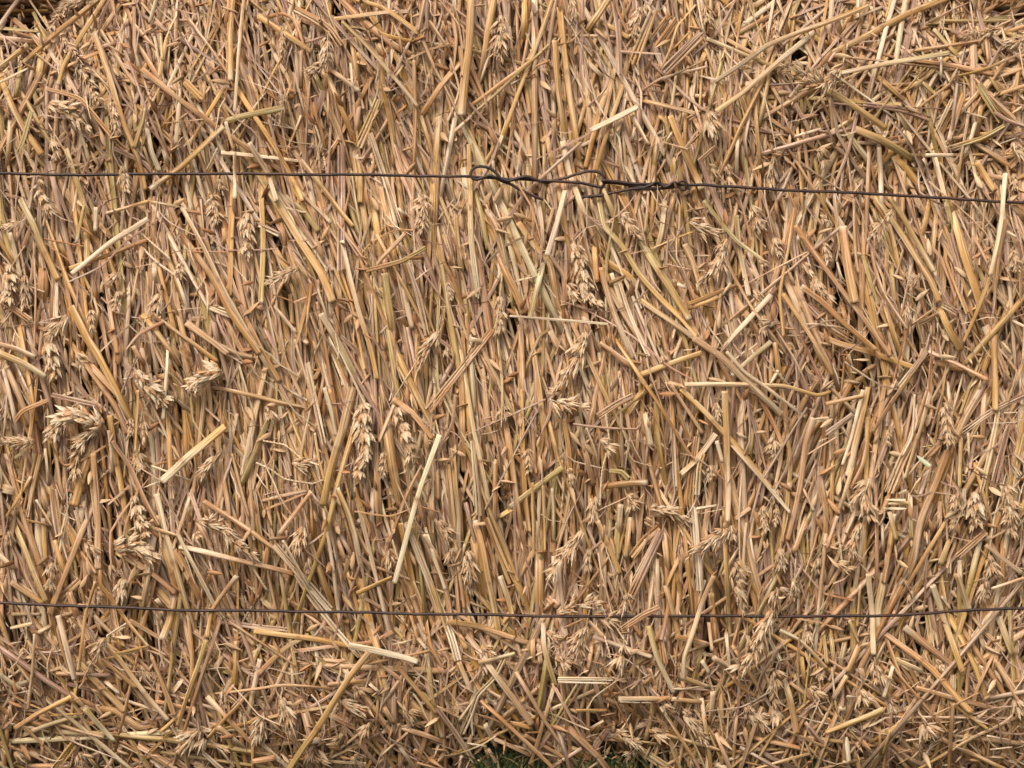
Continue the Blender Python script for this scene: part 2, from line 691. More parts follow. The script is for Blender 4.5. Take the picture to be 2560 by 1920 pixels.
(0,3): """500,340 570,600 650,900|48|pw|4|#10
830,50 740,350 680,820|34|y|4|#20
860,0 870,80 1000,250 1130,430 1290,620|38|oyn|3
1490,0 1600,350 1640,500|58|yo|2
1340,0 1520,150|48|ot|2
1510,170 1470,380 1400,550|68|oy|3
1120,380 1400,550|42|o|3
2050,0 1840,290 1790,530|44|ty|4|#11
1780,550 1680,870 1600,1100 1540,1300|44|gyn|4|#11
1620,0 1750,250 1820,400|58|o|2
90,50 380,240|48|ty|2
310,0 400,220|52|gy|2
600,140 670,370|62|t|2
670,10 720,190|42|t|2
700,40 490,230|88|t|2|l
560,0 430,330|58|to|3
300,600 500,850 620,1020|48|ty|2
570,970 800,1200|44|y|2
730,1140 990,1430|54|gw|4|#12
620,680 800,880 1080,1170|62|gy|2
910,610 1020,700 1200,950 1450,1250|50|ypn|3
880,720 1180,970|38|oy|3
900,900 1040,1020|38|p|3
1310,700 1420,970 1510,1210|42|o|3
620,1040 330,1190 130,1320|48|yo|4|#13
740,1190 420,1290 130,1400|42|gp|3
340,1220 600,1310 900,1390|32|o|3
300,500 280,800 240,1160|28|t|3
80,640 250,880 430,1080|48|o|2
1290,620 900,720|24|y|3
1290,600 1000,670|20|y|3
280,410 90,450|34|y|3
440,430 320,500|48|tp|3
100,330 350,330|34|t|2
50,600 200,570|30|t|1
2040,560 2030,950|58|oy|2
2200,950 2000,1180 1800,1400|42|oy|3
1340,1080 1770,1170|38|o|2
1580,1170 1380,1350|34|y|3
1480,1290 1580,1450|34|t|2
1500,1330 1200,1620|42|y|2
700,1130 1000,1170 1200,1300 1450,1260|58|ot|1
1560,590 1640,800|34|t|2
1350,200 1410,270|48|p|2
1260,0 1240,160|52|pt|2
1720,0 1850,250 1930,370|38|pw|3
1880,380 2212,440|48|mp|2|l
1960,330 2200,600|38|t|2
1880,1300 2130,1500|56|tp|3
640,1450 480,1659|78|y|3|l
20,1150 60,1300 30,1720|48|o|2
370,1410 360,1600|28|p|2
800,300 890,520|48|t|1
1750,1530 1960,1720|48|p|3
0,950 60,1100|34|t|2
80,1130 130,1300|34|t|2
230,1640 600,1640|48|t|2
720,1500 880,1700|44|g|2
440,500 560,800|44|pt|1
1590,870 1500,1000|58|t|2
0,850 180,980|42|mp|2
2180,700 2040,750|20|t|2
1000,1440 1250,1560|20|p|2
900,1390 1100,1460 1300,1640|26|o|2""",
(1,3): """340,-20 480,200 620,380 770,560 900,700|58|pw|3
20,0 100,130|24|p|3
240,180 340,260 530,400 700,550|34|pt|2
-40,440 310,480|72|p|3
-20,480 500,540 800,600|48|yn|3
800,600 1240,690 1400,740|56|w|4|#21
460,510 290,600 140,730 20,850|44|go|3
330,650 700,600 1000,570 1180,480|34|o|3|l
980,660 800,900 650,1130 520,1340 400,1500 260,1700|62|oy|4|#14
1030,700 950,760 1280,690 1500,640|24|o|3
900,200 980,400 1070,700|66|gy|2
870,150 1180,10|48|yo|3
1340,0 1460,300 1510,600 1640,850|44|yon|2
1480,0 1600,300 1680,500 1750,740|62|pw|3
1660,400 1900,430 2240,540|58|yon|3
1720,440 1820,630|48|yn|2
1460,720 1490,950 1560,1180 1610,1400|52|oyn|2
1750,740 1860,1000|48|yp|3
1800,700 1920,950 1980,1030|48|on|2
2180,650 2060,880 1920,1030 1860,1190 1780,1370|48|gw|3
1900,1050 1760,1250|28|p|3
1860,1180 1870,1380|18|w|3|l
1210,770 1370,960 1560,1190|44|oy|3
1560,1140 1700,1330 1890,1610|48|mp|3
1230,1460 1400,1700|46|pt|3
0,970 240,940 700,980|24|t|3
620,940 940,910 1070,950|38|oy|2
960,900 1000,780|18|p|3|l
980,930 1060,1000|28|p|3
0,550 350,780|28|to|3
40,720 0,900|48|pg|2
570,0 740,480|52|oy|2
670,0 740,470|34|p|3
-30,1600 170,1570|52|o|3
1060,760 1240,900 1240,1100|42|om|2|l
1200,1290 1450,1370 1680,1450|48|o|2
410,1100 440,1350|48|y|1
1100,1130 1190,1270|58|ot|2
880,1460 650,1570|28|t|3
1310,1350 1070,1560|24|t|3
2240,670 1920,750|34|gt|3
2000,1500 2140,1720|58|tg|2
1990,1560 1840,1650|34|o|2
1370,1500 1600,1700|38|o|2
1600,0 1640,120|34|p|3
1760,0 1800,280|38|yo|2
2110,0 2180,200 2225,380|48|py|4|#22
1950,0 2010,300|88|y|1
1400,540 1470,630|28|p|3
270,200 430,300 560,400|38|o|2
150,100 300,350 320,480|38|o|1
1800,1440 1990,1470|16|w|3
940,190 1120,290|28|m|2|l
1160,600 1370,550|20|p|3
1140,900 1080,1180|54|m|2|l
1980,1280 2080,1480|42|pt|3
530,720 870,750|38|t|2
1290,1400 1350,1600|38|t|1
1180,1300 1220,1430|40|t|1""",
(2,3): """240,0 240,400|84|oy|2
270,400 280,620 380,950|44|pg|3
20,0 150,320|58|y|2
1110,0 1020,190|88|mt|3|l
790,0 790,260|78|t|1
1280,270 1130,340 920,480|58|to|4|l
1180,430 1250,680 1400,1010|48|gp|3
1750,0 1640,250 1560,500 1490,700 1470,900|48|tp|4|#15
1620,0 1630,130|58|w|3
1720,150 1760,600|56|yo|2
1860,0 1880,400 1900,640|48|yg|3
1850,490 1880,820|34|p|3
1370,0 1260,250|34|y|2
1420,0 1520,420|44|y|1
1410,520 1690,590|52|on|3
1350,270 1290,550|38|om|4|l
1290,560 1320,760|58|o|3|l
700,520 900,590 1210,700|42|mp|3
660,380 800,530|28|t|3
400,880 700,880|28|y|3
380,900 880,905|56|w|4|l|#23
920,1060 1380,1060|42|py|3
1380,1060 1700,1100|44|o|3
930,1090 1200,1100 1250,1085|12|p|3|l
550,1160 820,1160|28|y|3
650,1330 790,1250|22|mp|3
1420,970 1730,990|24|m|3|l
1640,730 1710,840|42|p|3
1740,700 1890,790|48|tp|3
1740,1000 1710,1280|52|pt|2
1490,890 1700,960|58|yo|2
1910,870 1960,950 2110,1040|34|o|3
1790,930 1870,1150 1860,1400|18|t|3|l
0,1050 170,1290|58|pt|3
-30,1265 170,1310|48|y|2
110,1370 500,1600|38|t|3
490,1480 780,1570|58|gt|2
450,1470 830,1640|28|o|2
100,1450 190,1550|28|p|3
150,1470 260,1550|38|p|3
440,1290 610,1400|38|t|2
1100,1500 1400,1700|88|gt|2|l
1970,1560 1800,1610|28|p|3
2260,1490 2110,1520|34|y|2
-10,540 150,580|48|t|2
180,470 180,760|48|to|2
230,550 250,760|48|t|2
690,560 660,810|48|o|2
1060,640 1075,900|28|y|2
1700,400 1730,650|34|tp|2
300,180 400,260|66|t|2
2230,1000 1990,1130 1680,1170|12|m|3|l
1800,1330 1920,1450 2080,1480|18|t|3|l
450,450 620,370|22|o|3
1210,870 1120,950|38|t|2
1190,800 1250,1000|38|o|1""",
(3,3): """870,-20 900,350 910,680|48|p|3
1010,-20 950,300 930,560|72|yp|2
1250,0 1080,280|34|yo|3
1100,300 960,600|34|t|3
700,380 790,580|44|gy|3
790,590 690,830|48|oy|3
680,860 560,1070|44|yp|3
540,460 580,820|48|gy|2
480,500 510,760|38|y|2
680,510 620,800|58|g|2
970,470 1150,600 1350,740 1450,830 1620,1030 1760,1180|56|oy|3
1040,690 1350,830|42|gp|3
1050,740 1220,960 1400,1170 1550,1360|28|to|3
1180,440 1400,620 1620,790|62|ot|3
1420,80 1530,400 1690,830|56|py|3
1630,-20 1740,300|58|yp|4|#24
1740,320 1900,500 2050,650|42|o|2
1390,310 1440,640|86|gp|2|l
1280,960 1600,1050 2110,1190|48|ot|3
2000,520 1960,750 1920,890|42|t|2
1960,720 2240,1220|38|yt|3
1880,900 2240,1420|78|tg|1
1600,1100 1580,1350 1570,1720|48|on|3
1600,850 1600,1000|56|p|2|l
1730,1330 1660,1560|52|yg|2
1990,350 2120,680|62|pg|3
1000,1150 770,1250 500,1350|48|gy|3
400,1160 700,1370 960,1470|42|o|3
960,1280 970,1540|34|y|3
1060,1330 990,1550|28|y|3
10,530 110,740|44|pw|3
130,870 200,1100 250,1360|62|go|3
100,470 290,570 510,800|38|pt|3
280,670 320,970|56|yo|2
680,1390 700,1600|42|w|4|l|#25
650,1600 720,1630|28|p|3
680,1040 760,1050|28|w|3
590,1140 670,1150|42|p|3
1090,1500 1230,1700|42|o|2
0,1500 270,1480|22|y|2
2240,10 1930,110|28|op|3
1710,640 1580,690|38|t|2
320,0 340,220|48|yg|1
410,20 420,420|58|t|1
460,50 490,400|48|t|1
260,150 265,380|32|p|2
800,80 770,440|28|y|2
600,30 640,440|100|m|1|l
1080,780 1000,1050|34|pg|3
790,740 840,930|48|t|2
1890,1380 2100,1420|24|p|3
2110,1480 1920,1500|16|p|3
1500,170 1580,290|28|p|2
150,1330 620,1530|26|o|3
1820,1010 1430,1200|14|o|3
350,0 480,150 740,210|24|mo|3|l
1140,570 1000,680|28|t|2
1450,1390 1190,1420|14|p|3
250,370 450,400 640,470|12|o|3|l""",
}
# wheat ears: path|width|kind (e full, b plump plaited, r sparse)|level[|#k label]
EARS = {
(0,0): "720,0 560,50 440,250|110|e|2;520,300 620,430 720,560|100|e|3|#1;1650,230 1530,420 1520,620|120|r|2;420,900 620,960 760,1100|130|b|2|#2;700,600 860,900|120|e|1;960,880 1010,1150|100|e|2;440,1150 480,1350|140|e|1;1050,1430 1090,1659|110|e|4|#3;330,1560 360,1700|120|e|1;1890,1550 1930,1690|110|e|1",
(1,0): "620,300 600,520 460,640|120|e|2;2120,130 2090,500|150|e|2|#4;1510,600 1490,750|110|e|1;230,230 230,480|80|e|1;250,800 200,1070|90|r|3;540,1270 560,1460|70|r|2",
(2,0): "1110,60 1040,330|110|e|2;510,0 540,150|110|e|2;1690,970 1760,1160|150|e|2;1700,1420 1760,1480|100|e|1;1860,1420 1900,1640|90|e|1;1150,0 1180,130|100|e|1;1660,50 1700,200|120|e|1",
(3,0): "620,600 480,740 300,630 130,560|140|e|4|#5;2000,250 1650,330|110|e|2;2212,330 2020,400|120|e|2;1320,60 1270,200|100|e|1;440,1280 500,1420|130|e|2;2110,1230 2170,1350|150|e|2;40,1350 20,1600|140|e|1;2120,1500 2140,1650|90|e|1;650,540 690,380|40|r|3;60,180 70,400|110|e|1;980,100 990,200|110|e|1",
(0,1): "350,40 430,180|140|e|2|#6;70,620 90,800 60,920|130|b|2;210,720 200,1000|120|e|1;210,240 30,330|80|e|3;580,1060 430,1250|120|e|2;410,1300 480,1600|150|b|2|#7;800,760 790,950|130|r|2;780,1020 800,1200|90|e|2;1080,560 980,780|130|e|2;1020,860 1000,1000|90|e|2;2130,170 2120,560|140|b|2|#8;1830,20 1870,270|110|e|1;1560,600 1560,760|90|e|1;1380,880 1340,1010|150|e|1;1160,1540 1300,1700 1420,1800|130|b|3|#9;1920,1540 1800,1580 1640,1700|130|b|3|#10;1200,340 1460,570|34|r|3;650,1400 720,1500|120|e|1",
(1,1): "1450,20 1430,350|115|e|3|#11;370,650 100,790|110|e|3|#12;1600,1180 1500,1340 1400,1500|150|e|3|#13;1640,1330 1660,1480|110|e|1;1600,1060 1580,1160|110|r|3;1740,1060 1780,1180|90|r|2;2100,900 2110,1200|130|e|2;1520,1560 1540,1650|30|r|2;1650,780 1690,920|60|e|1",
(2,1): "520,400 580,560 620,760 650,900 770,980|110|b|3|#14;940,190 1090,390|120|e|3;1530,260 1760,370|140|e|2;1850,400 1790,600 1740,680 1640,730|140|e|2|#15;2060,120 2150,340|130|e|2;2130,590 2190,640|90|e|2;2080,850 2150,1000|120|e|1;2150,1060 2180,1220|130|e|1;600,1080 640,1230|150|e|3;690,1190 560,1420 430,1660|190|e|3|#16;470,800 560,940|140|e|1;1800,1280 1750,1400|70|r|3;1720,690 1500,660 1330,620|70|r|2;400,500 400,640|90|e|0;1290,1350 1320,1450|80|e|1",
(3,1): "1070,150 960,290 860,420|120|e|4|#17;300,620 380,720 460,850 530,940|140|e|2|#18;480,440 530,600|110|e|2;1310,700 1220,830|90|e|2;1200,870 1310,940|110|r|2;1190,980 1200,1090|110|e|2;40,400 90,530|130|e|1;70,1120 -10,1140|140|e|3;330,1540 420,1650|130|r|2;2120,500 2150,680|90|e|1;450,200 500,260|90|e|1",
(0,2): "900,370 700,290 560,290 470,370 440,480|140|b|3|#19;830,380 720,470 660,620 650,780|130|e|2|#20;300,495 0,495|90|e|3|#21;1220,220 1260,470|130|e|2;1200,600 1220,740|120|e|1;1120,300 1150,440|80|e|1;1150,970 1200,1140 1250,1300|115|b|3|#22;990,1430 1150,1390 1340,1530|150|b|3|#23;1920,560 1850,640 1740,790|120|e|3|#24;1730,1190 1900,1230 2050,1390 2200,1490|140|e|3|#25;70,1270 90,1370|100|e|2;450,1540 430,1659|120|e|2;740,1360 850,1480|90|e|2;950,1560 980,1640|110|e|1;620,220 680,200|70|e|3;40,180 60,300|80|e|1;1680,1290 1720,1360|90|e|1",
(1,2): "920,170 930,400 940,620 880,770|130|b|2|#26;850,780 850,930|90|r|2;1210,200 1270,360 1330,520|130|b|2|#27;1330,520 1340,650|110|e|2;1400,400 1510,520|80|r|3;60,490 250,530 400,650 570,710|36|r|3;0,680 130,740 250,820 480,860 580,830|36|r|3;310,680 440,720|120|e|2;1100,590 1100,800|90|e|2;1570,1180 1680,1360|130|e|1;1680,1420 1700,1510|110|e|2;1820,1440 1850,1690|150|e|2|#28;400,1230 350,1430|140|e|1;1140,1430 1190,1570|120|e|1;450,1500 460,1620|110|e|1;80,190 150,310|110|e|2;2130,180 2150,300|110|e|1",
(2,2): "320,130 440,170 640,210|140|e|3|#29;900,270 990,480 1030,650 1220,720|70|r|3|#30;810,260 840,500 780,750 760,1050|34|r|3|#31;760,480 860,570|130|e|2;720,970 690,1200|120|e|1;1190,1080 1380,1100 1530,1190|120|e|2|#32;1830,1080 1600,1130 1460,1220|60|r|2;1860,1250 1700,1370 1520,1480|140|e|3|#33;1890,1220 1900,1330|110|e|2;610,1260 500,1420 350,1640|150|e|3|#34;660,1420 640,1600|110|e|1;1000,950 1060,1080|110|e|1;2170,1050 2180,1300|100|e|1;1930,1540 1990,1659|110|e|1;1760,160 1780,300|80|e|1;1710,700 1720,820|80|e|1;430,60 330,90|100|e|1;480,730 520,840|80|e|1;440,600 430,700|80|e|0;130,560 150,750|80|e|1",
(3,2): "1520,160 1550,350 1570,520|140|e|3|#35;960,650 960,760|140|r|2;880,800 830,950 860,1150|170|e|2;1640,930 1600,1080|130|e|2;1780,930 1790,1230|120|b|2;2050,880 2090,1100 2110,1290|140|e|2|#36;800,1200 720,1400 740,1500|130|e|2;600,1550 700,1610|140|e|1;60,430 30,620|110|e|1;60,850 70,1000|110|e|1;90,1420 130,1560|140|e|1;430,1500 430,1620|120|e|1;1610,1150 1590,1250|90|e|1;1900,1480 1960,1659|120|e|1;1050,360 1040,450|100|e|1;1000,450 1040,520|100|e|1;70,1040 60,1220|60|e|1",
(0,3): "1060,20 1040,240|120|b|2|#37;1090,410 920,520|20|r|3;930,520 870,600 780,770|100|e|3|#38;1720,1330 1560,1490|150|e|2;1760,1400 1690,1500|150|e|2;1220,760 1250,880|120|e|0;1920,960 1950,1120|110|e|1;680,1520 700,1610|110|e|2;1380,300 1400,380|90|e|1;430,10 440,110|90|e|2;1880,1470 1960,1510|110|e|1;120,1520 200,1590|140|e|1;2080,1150 2160,1300|120|e|0;850,130 880,200|90|e|1;600,360 640,420|80|e|1",
(1,3): "220,1050 300,1340|150|e|2|#39;740,1090 920,1180|150|e|2;980,1260 930,1370|120|e|2;720,1390 500,1440 480,1560 620,1600|130|e|2|#40;1960,620 2040,680|110|e|1;1260,1120 1370,1230|130|e|1;1720,1080 1760,1160|100|e|0;60,1170 20,1420|140|e|1;1960,770 1990,850|120|e|1;1840,30 1850,130|110|e|0;850,1540 870,1620|60|e|3;840,950 880,1020|100|e|1;1980,1060 2000,1170|90|e|1;1280,1000 1330,1060|90|e|0",
(2,3): "390,330 560,250 740,240|130|e|3|#41;980,150 960,310|120|e|2;640,430 580,560 540,720|150|e|2|#42;700,340 920,400|120|e|2;960,600 920,780|140|e|2|#43;300,480 380,560|110|e|1;430,500 410,640|120|e|0;2290,100 2240,300 2150,520 2050,720 1960,800|170|e|4|#44;1940,40 2000,290|140|e|3;320,1060 360,1260|130|r|2;900,1340 1080,1460 1000,1560|100|e|2;1200,1330 1300,1380|140|e|1;1470,1170 1670,1410|130|e|2|#45;1300,1120 1360,1180|120|e|1;400,680 470,790|120|e|1;2020,1120 2080,1250|140|e|1;1530,1540 1590,1640|130|e|1;1680,1400 1700,1480|100|e|0;2120,1190 2180,1320|120|e|1;390,1380 440,1460|100|e|1;800,520 850,700|34|r|3",
(3,3): "220,20 220,190|80|e|1;1230,120 1240,300|110|e|1;920,700 940,900|130|e|2;330,400 350,560|130|e|1;50,820 60,1000|120|e|1;1330,1230 1400,1360|160|e|2;40,1080 80,1260|150|e|1;800,980 840,1100|130|e|1;1880,40 1860,200|110|e|2;440,780 460,880|100|e|1;960,820 1030,900|100|e|1;2130,1060 2180,1200|130|e|1;360,960 450,1050|110|e|1;1270,1440 1320,1520|120|e|0;1450,720 1500,800|90|e|1;1050,1060 1090,1160|100|e|0;640,1250 700,1330|100|e|0;1900,1280 1960,1350|120|e|0;1780,700 1850,820|100|e|0;2000,1550 2100,1620|120|e|0",
}
# ---------------------------------------------------------------- materials
def srgb(r, g, b):
    f = lambda c: (c / 255 / 12.92) if c / 255 <= 0.04045 else ((c / 255 + 0.055) / 1.055) ** 2.4
    return np.array([f(r), f(g), f(b)])
PAL = dict(y=srgb(216,175,110), t=srgb(211,172,131), o=srgb(204,159,109), g=srgb(199,175,115), p=srgb(237,215,182),
           w=srgb(244,229,200), m=srgb(190,158,136), d=srgb(166,122,76), z=srgb(96,104,74), k=srgb(60,55,45), e=srgb(196,204,172))

def nodes(name):
    m = bpy.data.materials.new(name); m.use_nodes = True
    nt = m.node_tree; nt.nodes.clear()
    out = nt.nodes.new('ShaderNodeOutputMaterial'); bs = nt.nodes.new('ShaderNodeBsdfPrincipled')
    nt.links.new(bs.outputs[0], out.inputs[0])
    return m, nt, bs
def N(nt, t, **k):
    n = nt.nodes.new(t)
    for a, v in k.items(): setattr(n, a, v)
    return n
def mix(nt, kind, fac, a, b):
    n = N(nt, 'ShaderNodeMix', data_type='RGBA', blend_type=kind)
    for sock, v in ((0, fac), (6, a), (7, b)):
        if isinstance(v, (int, float)): n.inputs[sock].default_value = v
        elif isinstance(v, tuple): n.inputs[sock].default_value = v
        else: nt.links.new(v, n.inputs[sock])
    return n.outputs[2]

def straw_material(name, rough, streak, spots, transl=0.0):
    """Fibre streaks run along the stem (uv in millimetres: u round it, v along it); tint is the straw's own colour."""
    m, nt, bs = nodes(name)
    col = N(nt, 'ShaderNodeAttribute', attribute_name='tint'); uv = N(nt, 'ShaderNodeAttribute', attribute_name='fibre')
    def noise(sx, sy, det, off=0.0):
        mp = N(nt, 'ShaderNodeMapping'); mp.inputs['Scale'].default_value = (sx, sy, 1); mp.inputs['Location'].default_value = (off, off, 0)
        nz = N(nt, 'ShaderNodeTexNoise'); nz.inputs['Scale'].default_value = 1; nz.inputs['Detail'].default_value = det
        nt.links.new(uv.outputs['Vector'], mp.inputs[0]); nt.links.new(mp.outputs[0], nz.inputs['Vector'])
        return nz.outputs['Fac']
    def ramp(f, a, b, va, vb):
        r = N(nt, 'ShaderNodeMapRange'); r.inputs[1].default_value = a; r.inputs[2].default_value = b
        r.inputs[3].default_value = va; r.inputs[4].default_value = vb; nt.links.new(f, r.inputs[0]); return r.outputs[0]
    fine = noise(2.4, 0.05, 3); broad = noise(0.75, 0.022, 2, 7.3); patch = noise(0.22, 0.07, 3, 3.1); speck = noise(2.2, 1.1, 2, 11.0)
    c = mix(nt, 'MULTIPLY', ramp(fine, 0.35, 0.68, streak, 0.0), col.outputs['Color'], (0.55, 0.44, 0.335, 1))
    c = mix(nt, 'MIX', ramp(broad, 0.50, 0.68, 0.0, 0.55), c, (0.86, 0.74, 0.56, 1))
    c = mix(nt, 'MULTIPLY', ramp(broad, 0.32, 0.46, 0.75, 0.0), c, (0.57, 0.465, 0.36, 1))
    c = mix(nt, 'MULTIPLY', ramp(patch, 0.45, 0.75, 0.0, 0.65), c, (0.74, 0.61, 0.46, 1))
    c = mix(nt, 'MULTIPLY', ramp(speck, 0.66, 0.74, 0.0, spots), c, (0.42, 0.30, 0.20, 1))
    nt.links.new(c, bs.inputs['Base Color'])
    bs.inputs['Roughness'].default_value = rough
    bs.inputs['Specular IOR Level'].default_value = 0.35
    bp = N(nt, 'ShaderNodeBump'); bp.inputs['Strength'].default_value = 0.45; bp.inputs['Distance'].default_value = 0.0004
    nt.links.new(fine, bp.inputs['Height'])
    bp2 = N(nt, 'ShaderNodeBump'); bp2.inputs['Strength'].default_value = 0.6; bp2.inputs['Distance'].default_value = 0.0009
    nt.links.new(broad, bp2.inputs['Height']); nt.links.new(bp.outputs[0], bp2.inputs['Normal'])
    nt.links.new(bp2.outputs[0], bs.inputs['Normal'])
    return m
M_STRAW = straw_material('dry_straw', 0.42, 0.75, 0.6)
M_LEAF = straw_material('dry_leaf', 0.6, 0.9, 0.35)

def husk_material():
    m, nt, bs = nodes('wheat_husk')
    oi = N(nt, 'ShaderNodeObjectInfo'); tc = N(nt, 'ShaderNodeTexCoord')
    at = N(nt, 'ShaderNodeAttribute', attribute_name='tint')
    mp = N(nt, 'ShaderNodeMapping'); mp.inputs['Scale'].default_value = (1, 1, 0.15)
    nz = N(nt, 'ShaderNodeTexNoise'); nz.inputs['Scale'].default_value = 5.0; nz.inputs['Detail'].default_value = 3
    nt.links.new(tc.outputs['Object'], mp.inputs[0]); nt.links.new(mp.outputs[0], nz.inputs['Vector'])
    r = N(nt, 'ShaderNodeMapRange'); r.inputs[3].default_value = 0.0; r.inputs[4].default_value = 0.75
    nt.links.new(oi.outputs['Random'], r.inputs[0])
    c = mix(nt, 'MULTIPLY', r.outputs[0], at.outputs['Color'], (0.78, 0.66, 0.52, 1))
    r2 = N(nt, 'ShaderNodeMapRange'); r2.inputs[1].default_value = 0.35; r2.inputs[2].default_value = 0.65; r2.inputs[3].default_value = 0.8; r2.inputs[4].default_value = 0
    nt.links.new(nz.outputs['Fac'], r2.inputs[0])
    c = mix(nt, 'MULTIPLY', r2.outputs[0], c, (0.7, 0.54, 0.4, 1))
    nt.links.new(c, bs.inputs['Base Color']); bs.inputs['Roughness'].default_value = 0.55; bs.inputs['Specular IOR Level'].default_value = 0.35
    bp = N(nt, 'ShaderNodeBump'); bp.inputs['Strength'].default_value = 0.4; bp.inputs['Distance'].default_value = 0.2
    nt.links.new(nz.outputs['Fac'], bp.inputs['Height']); nt.links.new(bp.outputs[0], bs.inputs['Normal'])
    return m
M_HUSK = husk_material()

def wire_material():
    m, nt, bs = nodes('rusty_wire')
    tc = N(nt, 'ShaderNodeTexCoord')
    nz = N(nt, 'ShaderNodeTexNoise'); nz.inputs['Scale'].default_value = 700; nz.inputs['Detail'].default_value = 3
    nz2 = N(nt, 'ShaderNodeTexNoise'); nz2.inputs['Scale'].default_value = 60; nz2.inputs['Detail'].default_value = 3
    nt.links.new(tc.outputs['Object'], nz.inputs['Vector']); nt.links.new(tc.outputs['Object'], nz2.inputs['Vector'])
    cr = N(nt, 'ShaderNodeValToRGB')
    cr.color_ramp.elements[0].position = 0.4; cr.color_ramp.elements[0].color = (0.040, 0.029, 0.026, 1)
    cr.color_ramp.elements[1].position = 0.68; cr.color_ramp.elements[1].color = (0.100, 0.052, 0.034, 1)
    nt.links.new(nz2.outputs['Fac'], cr.inputs[0])
    c = mix(nt, 'MULTIPLY', nz.outputs['Fac'], cr.outputs[0], (0.6, 0.5, 0.48, 1))
    nt.links.new(c, bs.inputs['Base Color']); bs.inputs['Roughness'].default_value = 0.55; bs.inputs['Metallic'].default_value = 0.2
    bp = N(nt, 'ShaderNodeBump'); bp.inputs['Strength'].default_value = 0.5; bp.inputs['Distance'].default_value = 0.0002
    nt.links.new(nz.outputs['Fac'], bp.inputs['Height']); nt.links.new(bp.outputs[0], bs.inputs['Normal'])
    return m
M_WIRE = wire_material()

def plain_material(name, a, b, scale, rough=0.85, bump=0.01):
    m, nt, bs = nodes(name)
    tc = N(nt, 'ShaderNodeTexCoord'); nz = N(nt, 'ShaderNodeTexNoise'); nz.inputs['Scale'].default_value = scale; nz.inputs['Detail'].default_value = 5
    nt.links.new(tc.outputs['Object'], nz.inputs['Vector'])
    c = mix(nt, 'MIX', nz.outputs['Fac'], a + (1,), b + (1,))
    nt.links.new(c, bs.inputs['Base Color']); bs.inputs['Roughness'].default_value = rough
    bp = N(nt, 'ShaderNodeBump'); bp.inputs['Distance'].default_value = bump; nt.links.new(nz.outputs['Fac'], bp.inputs['Height'])
    nt.links.new(bp.outputs[0], bs.inputs['Normal'])
    return m
M_CORE = plain_material('packed_straw_shade_tone', (0.20, 0.13, 0.07), (0.10, 0.065, 0.035), 220)  # darker than the straw: shade of the deep gaps put into its colour
M_GROUND = plain_material('earth', (0.05, 0.045, 0.025), (0.07, 0.075, 0.03), 60)
M_GRASS, _nt, _bs = nodes('grass_blade')
_a = N(_nt, 'ShaderNodeAttribute', attribute_name='tint'); _nt.links.new(_a.outputs['Color'], _bs.inputs['Base Color']); _bs.inputs['Roughness'].default_value = 0.5

# ---------------------------------------------------------------- shape helpers
def sstep(a, b, x):
    t = min(max((x - a) / (b - a), 0), 1); return t * t * (3 - 2 * t)
def face_y(u, v):
    """How far (m) the bale's face lies behind the plane of the wires; bulges between them, rolls off at top and bottom."""
    b = 0.0
    if 440 < v < 1530: b = -0.009 * math.sin(math.pi * (v - 440) / 1090)
    b += 0.004 * math.exp(-((v - 440) / 45) ** 2) + 0.004 * math.exp(-((v - 1530) / 60) ** 2)
    if v < 260: b += (0.008 + 0.030 * max(sstep(450, 150, u) if u < 450 else 0, sstep(2280, 2500, u))) * ((260 - v) / 260) ** 2
    if v > 1600: b += 0.026 * ((v - 1600) / 320) ** 2
    b += 0.003 * math.sin(u * 0.006 + 1.0) + 0.003 * math.sin(v * 0.011 + u * 0.004)
    return b
def P(u, v, h):
    y = face_y(u, v) - h
    k = (D + y) / D
    return np.array([(u - 1280) * S * k, y, ZC - (v - 960) * S * k])

def resample(pts, step):
    """Catmull-Rom through the traced points, one sample about every `step` pixels. Returns points and arc length."""
    p = np.asarray(pts, float)
    if len(p) == 2: q = p; 
    if len(p) > 2:
        e = np.vstack([2 * p[0] - p[1], p, 2 * p[-1] - p[-2]]); out = []
        for i in range(1, len(e) - 2):
            n = max(2, int(np.linalg.norm(e[i + 1] - e[i]) / step)); t = np.linspace(0, 1, n, endpoint=False)[:, None]
            a, b, c, d = e[i - 1], e[i], e[i + 1], e[i + 2]
            # tight tangents so that kinks stay kinks
            m0 = (c - a) * 0.28; m1 = (d - b) * 0.28
            out.append((2*t**3 - 3*t**2 + 1) * b + (t**3 - 2*t**2 + t) * m0 + (-2*t**3 + 3*t**2) * c + (t**3 - t**2) * m1)
        q = np.vstack(out + [p[-1:]])
    else:
        n = max(2, int(np.linalg.norm(p[1] - p[0]) / step) + 1)
        q = p[0] + (p[1] - p[0]) * np.linspace(0, 1, n)[:, None]
    s = np.concatenate([[0], np.cumsum(np.linalg.norm(np.diff(q, axis=0), axis=1))])
    return q, s

def frames(c, up=(0, -1, 0), roll=0.0, twist=0.0):
    t = np.gradient(c, axis=0); t /= np.linalg.norm(t, axis=1)[:, None] + 1e-12
    upv = np.array(up, float)
    b = np.cross(t, upv); b /= np.linalg.norm(b, axis=1)[:, None] + 1e-9
    n = np.cross(b, t)
    a = roll + np.linspace(0, twist, len(c)); ca, sa = np.cos(a)[:, None], np.sin(a)[:, None]
    return b * ca + n * sa, n * ca - b * sa, t

def grid_faces(rows, cols):
    i = np.arange(rows - 1)[:, None] * cols + np.arange(cols - 1)[None, :]
    return np.stack([i, i + 1, i + cols + 1, i + cols], -1).reshape(-1, 4)

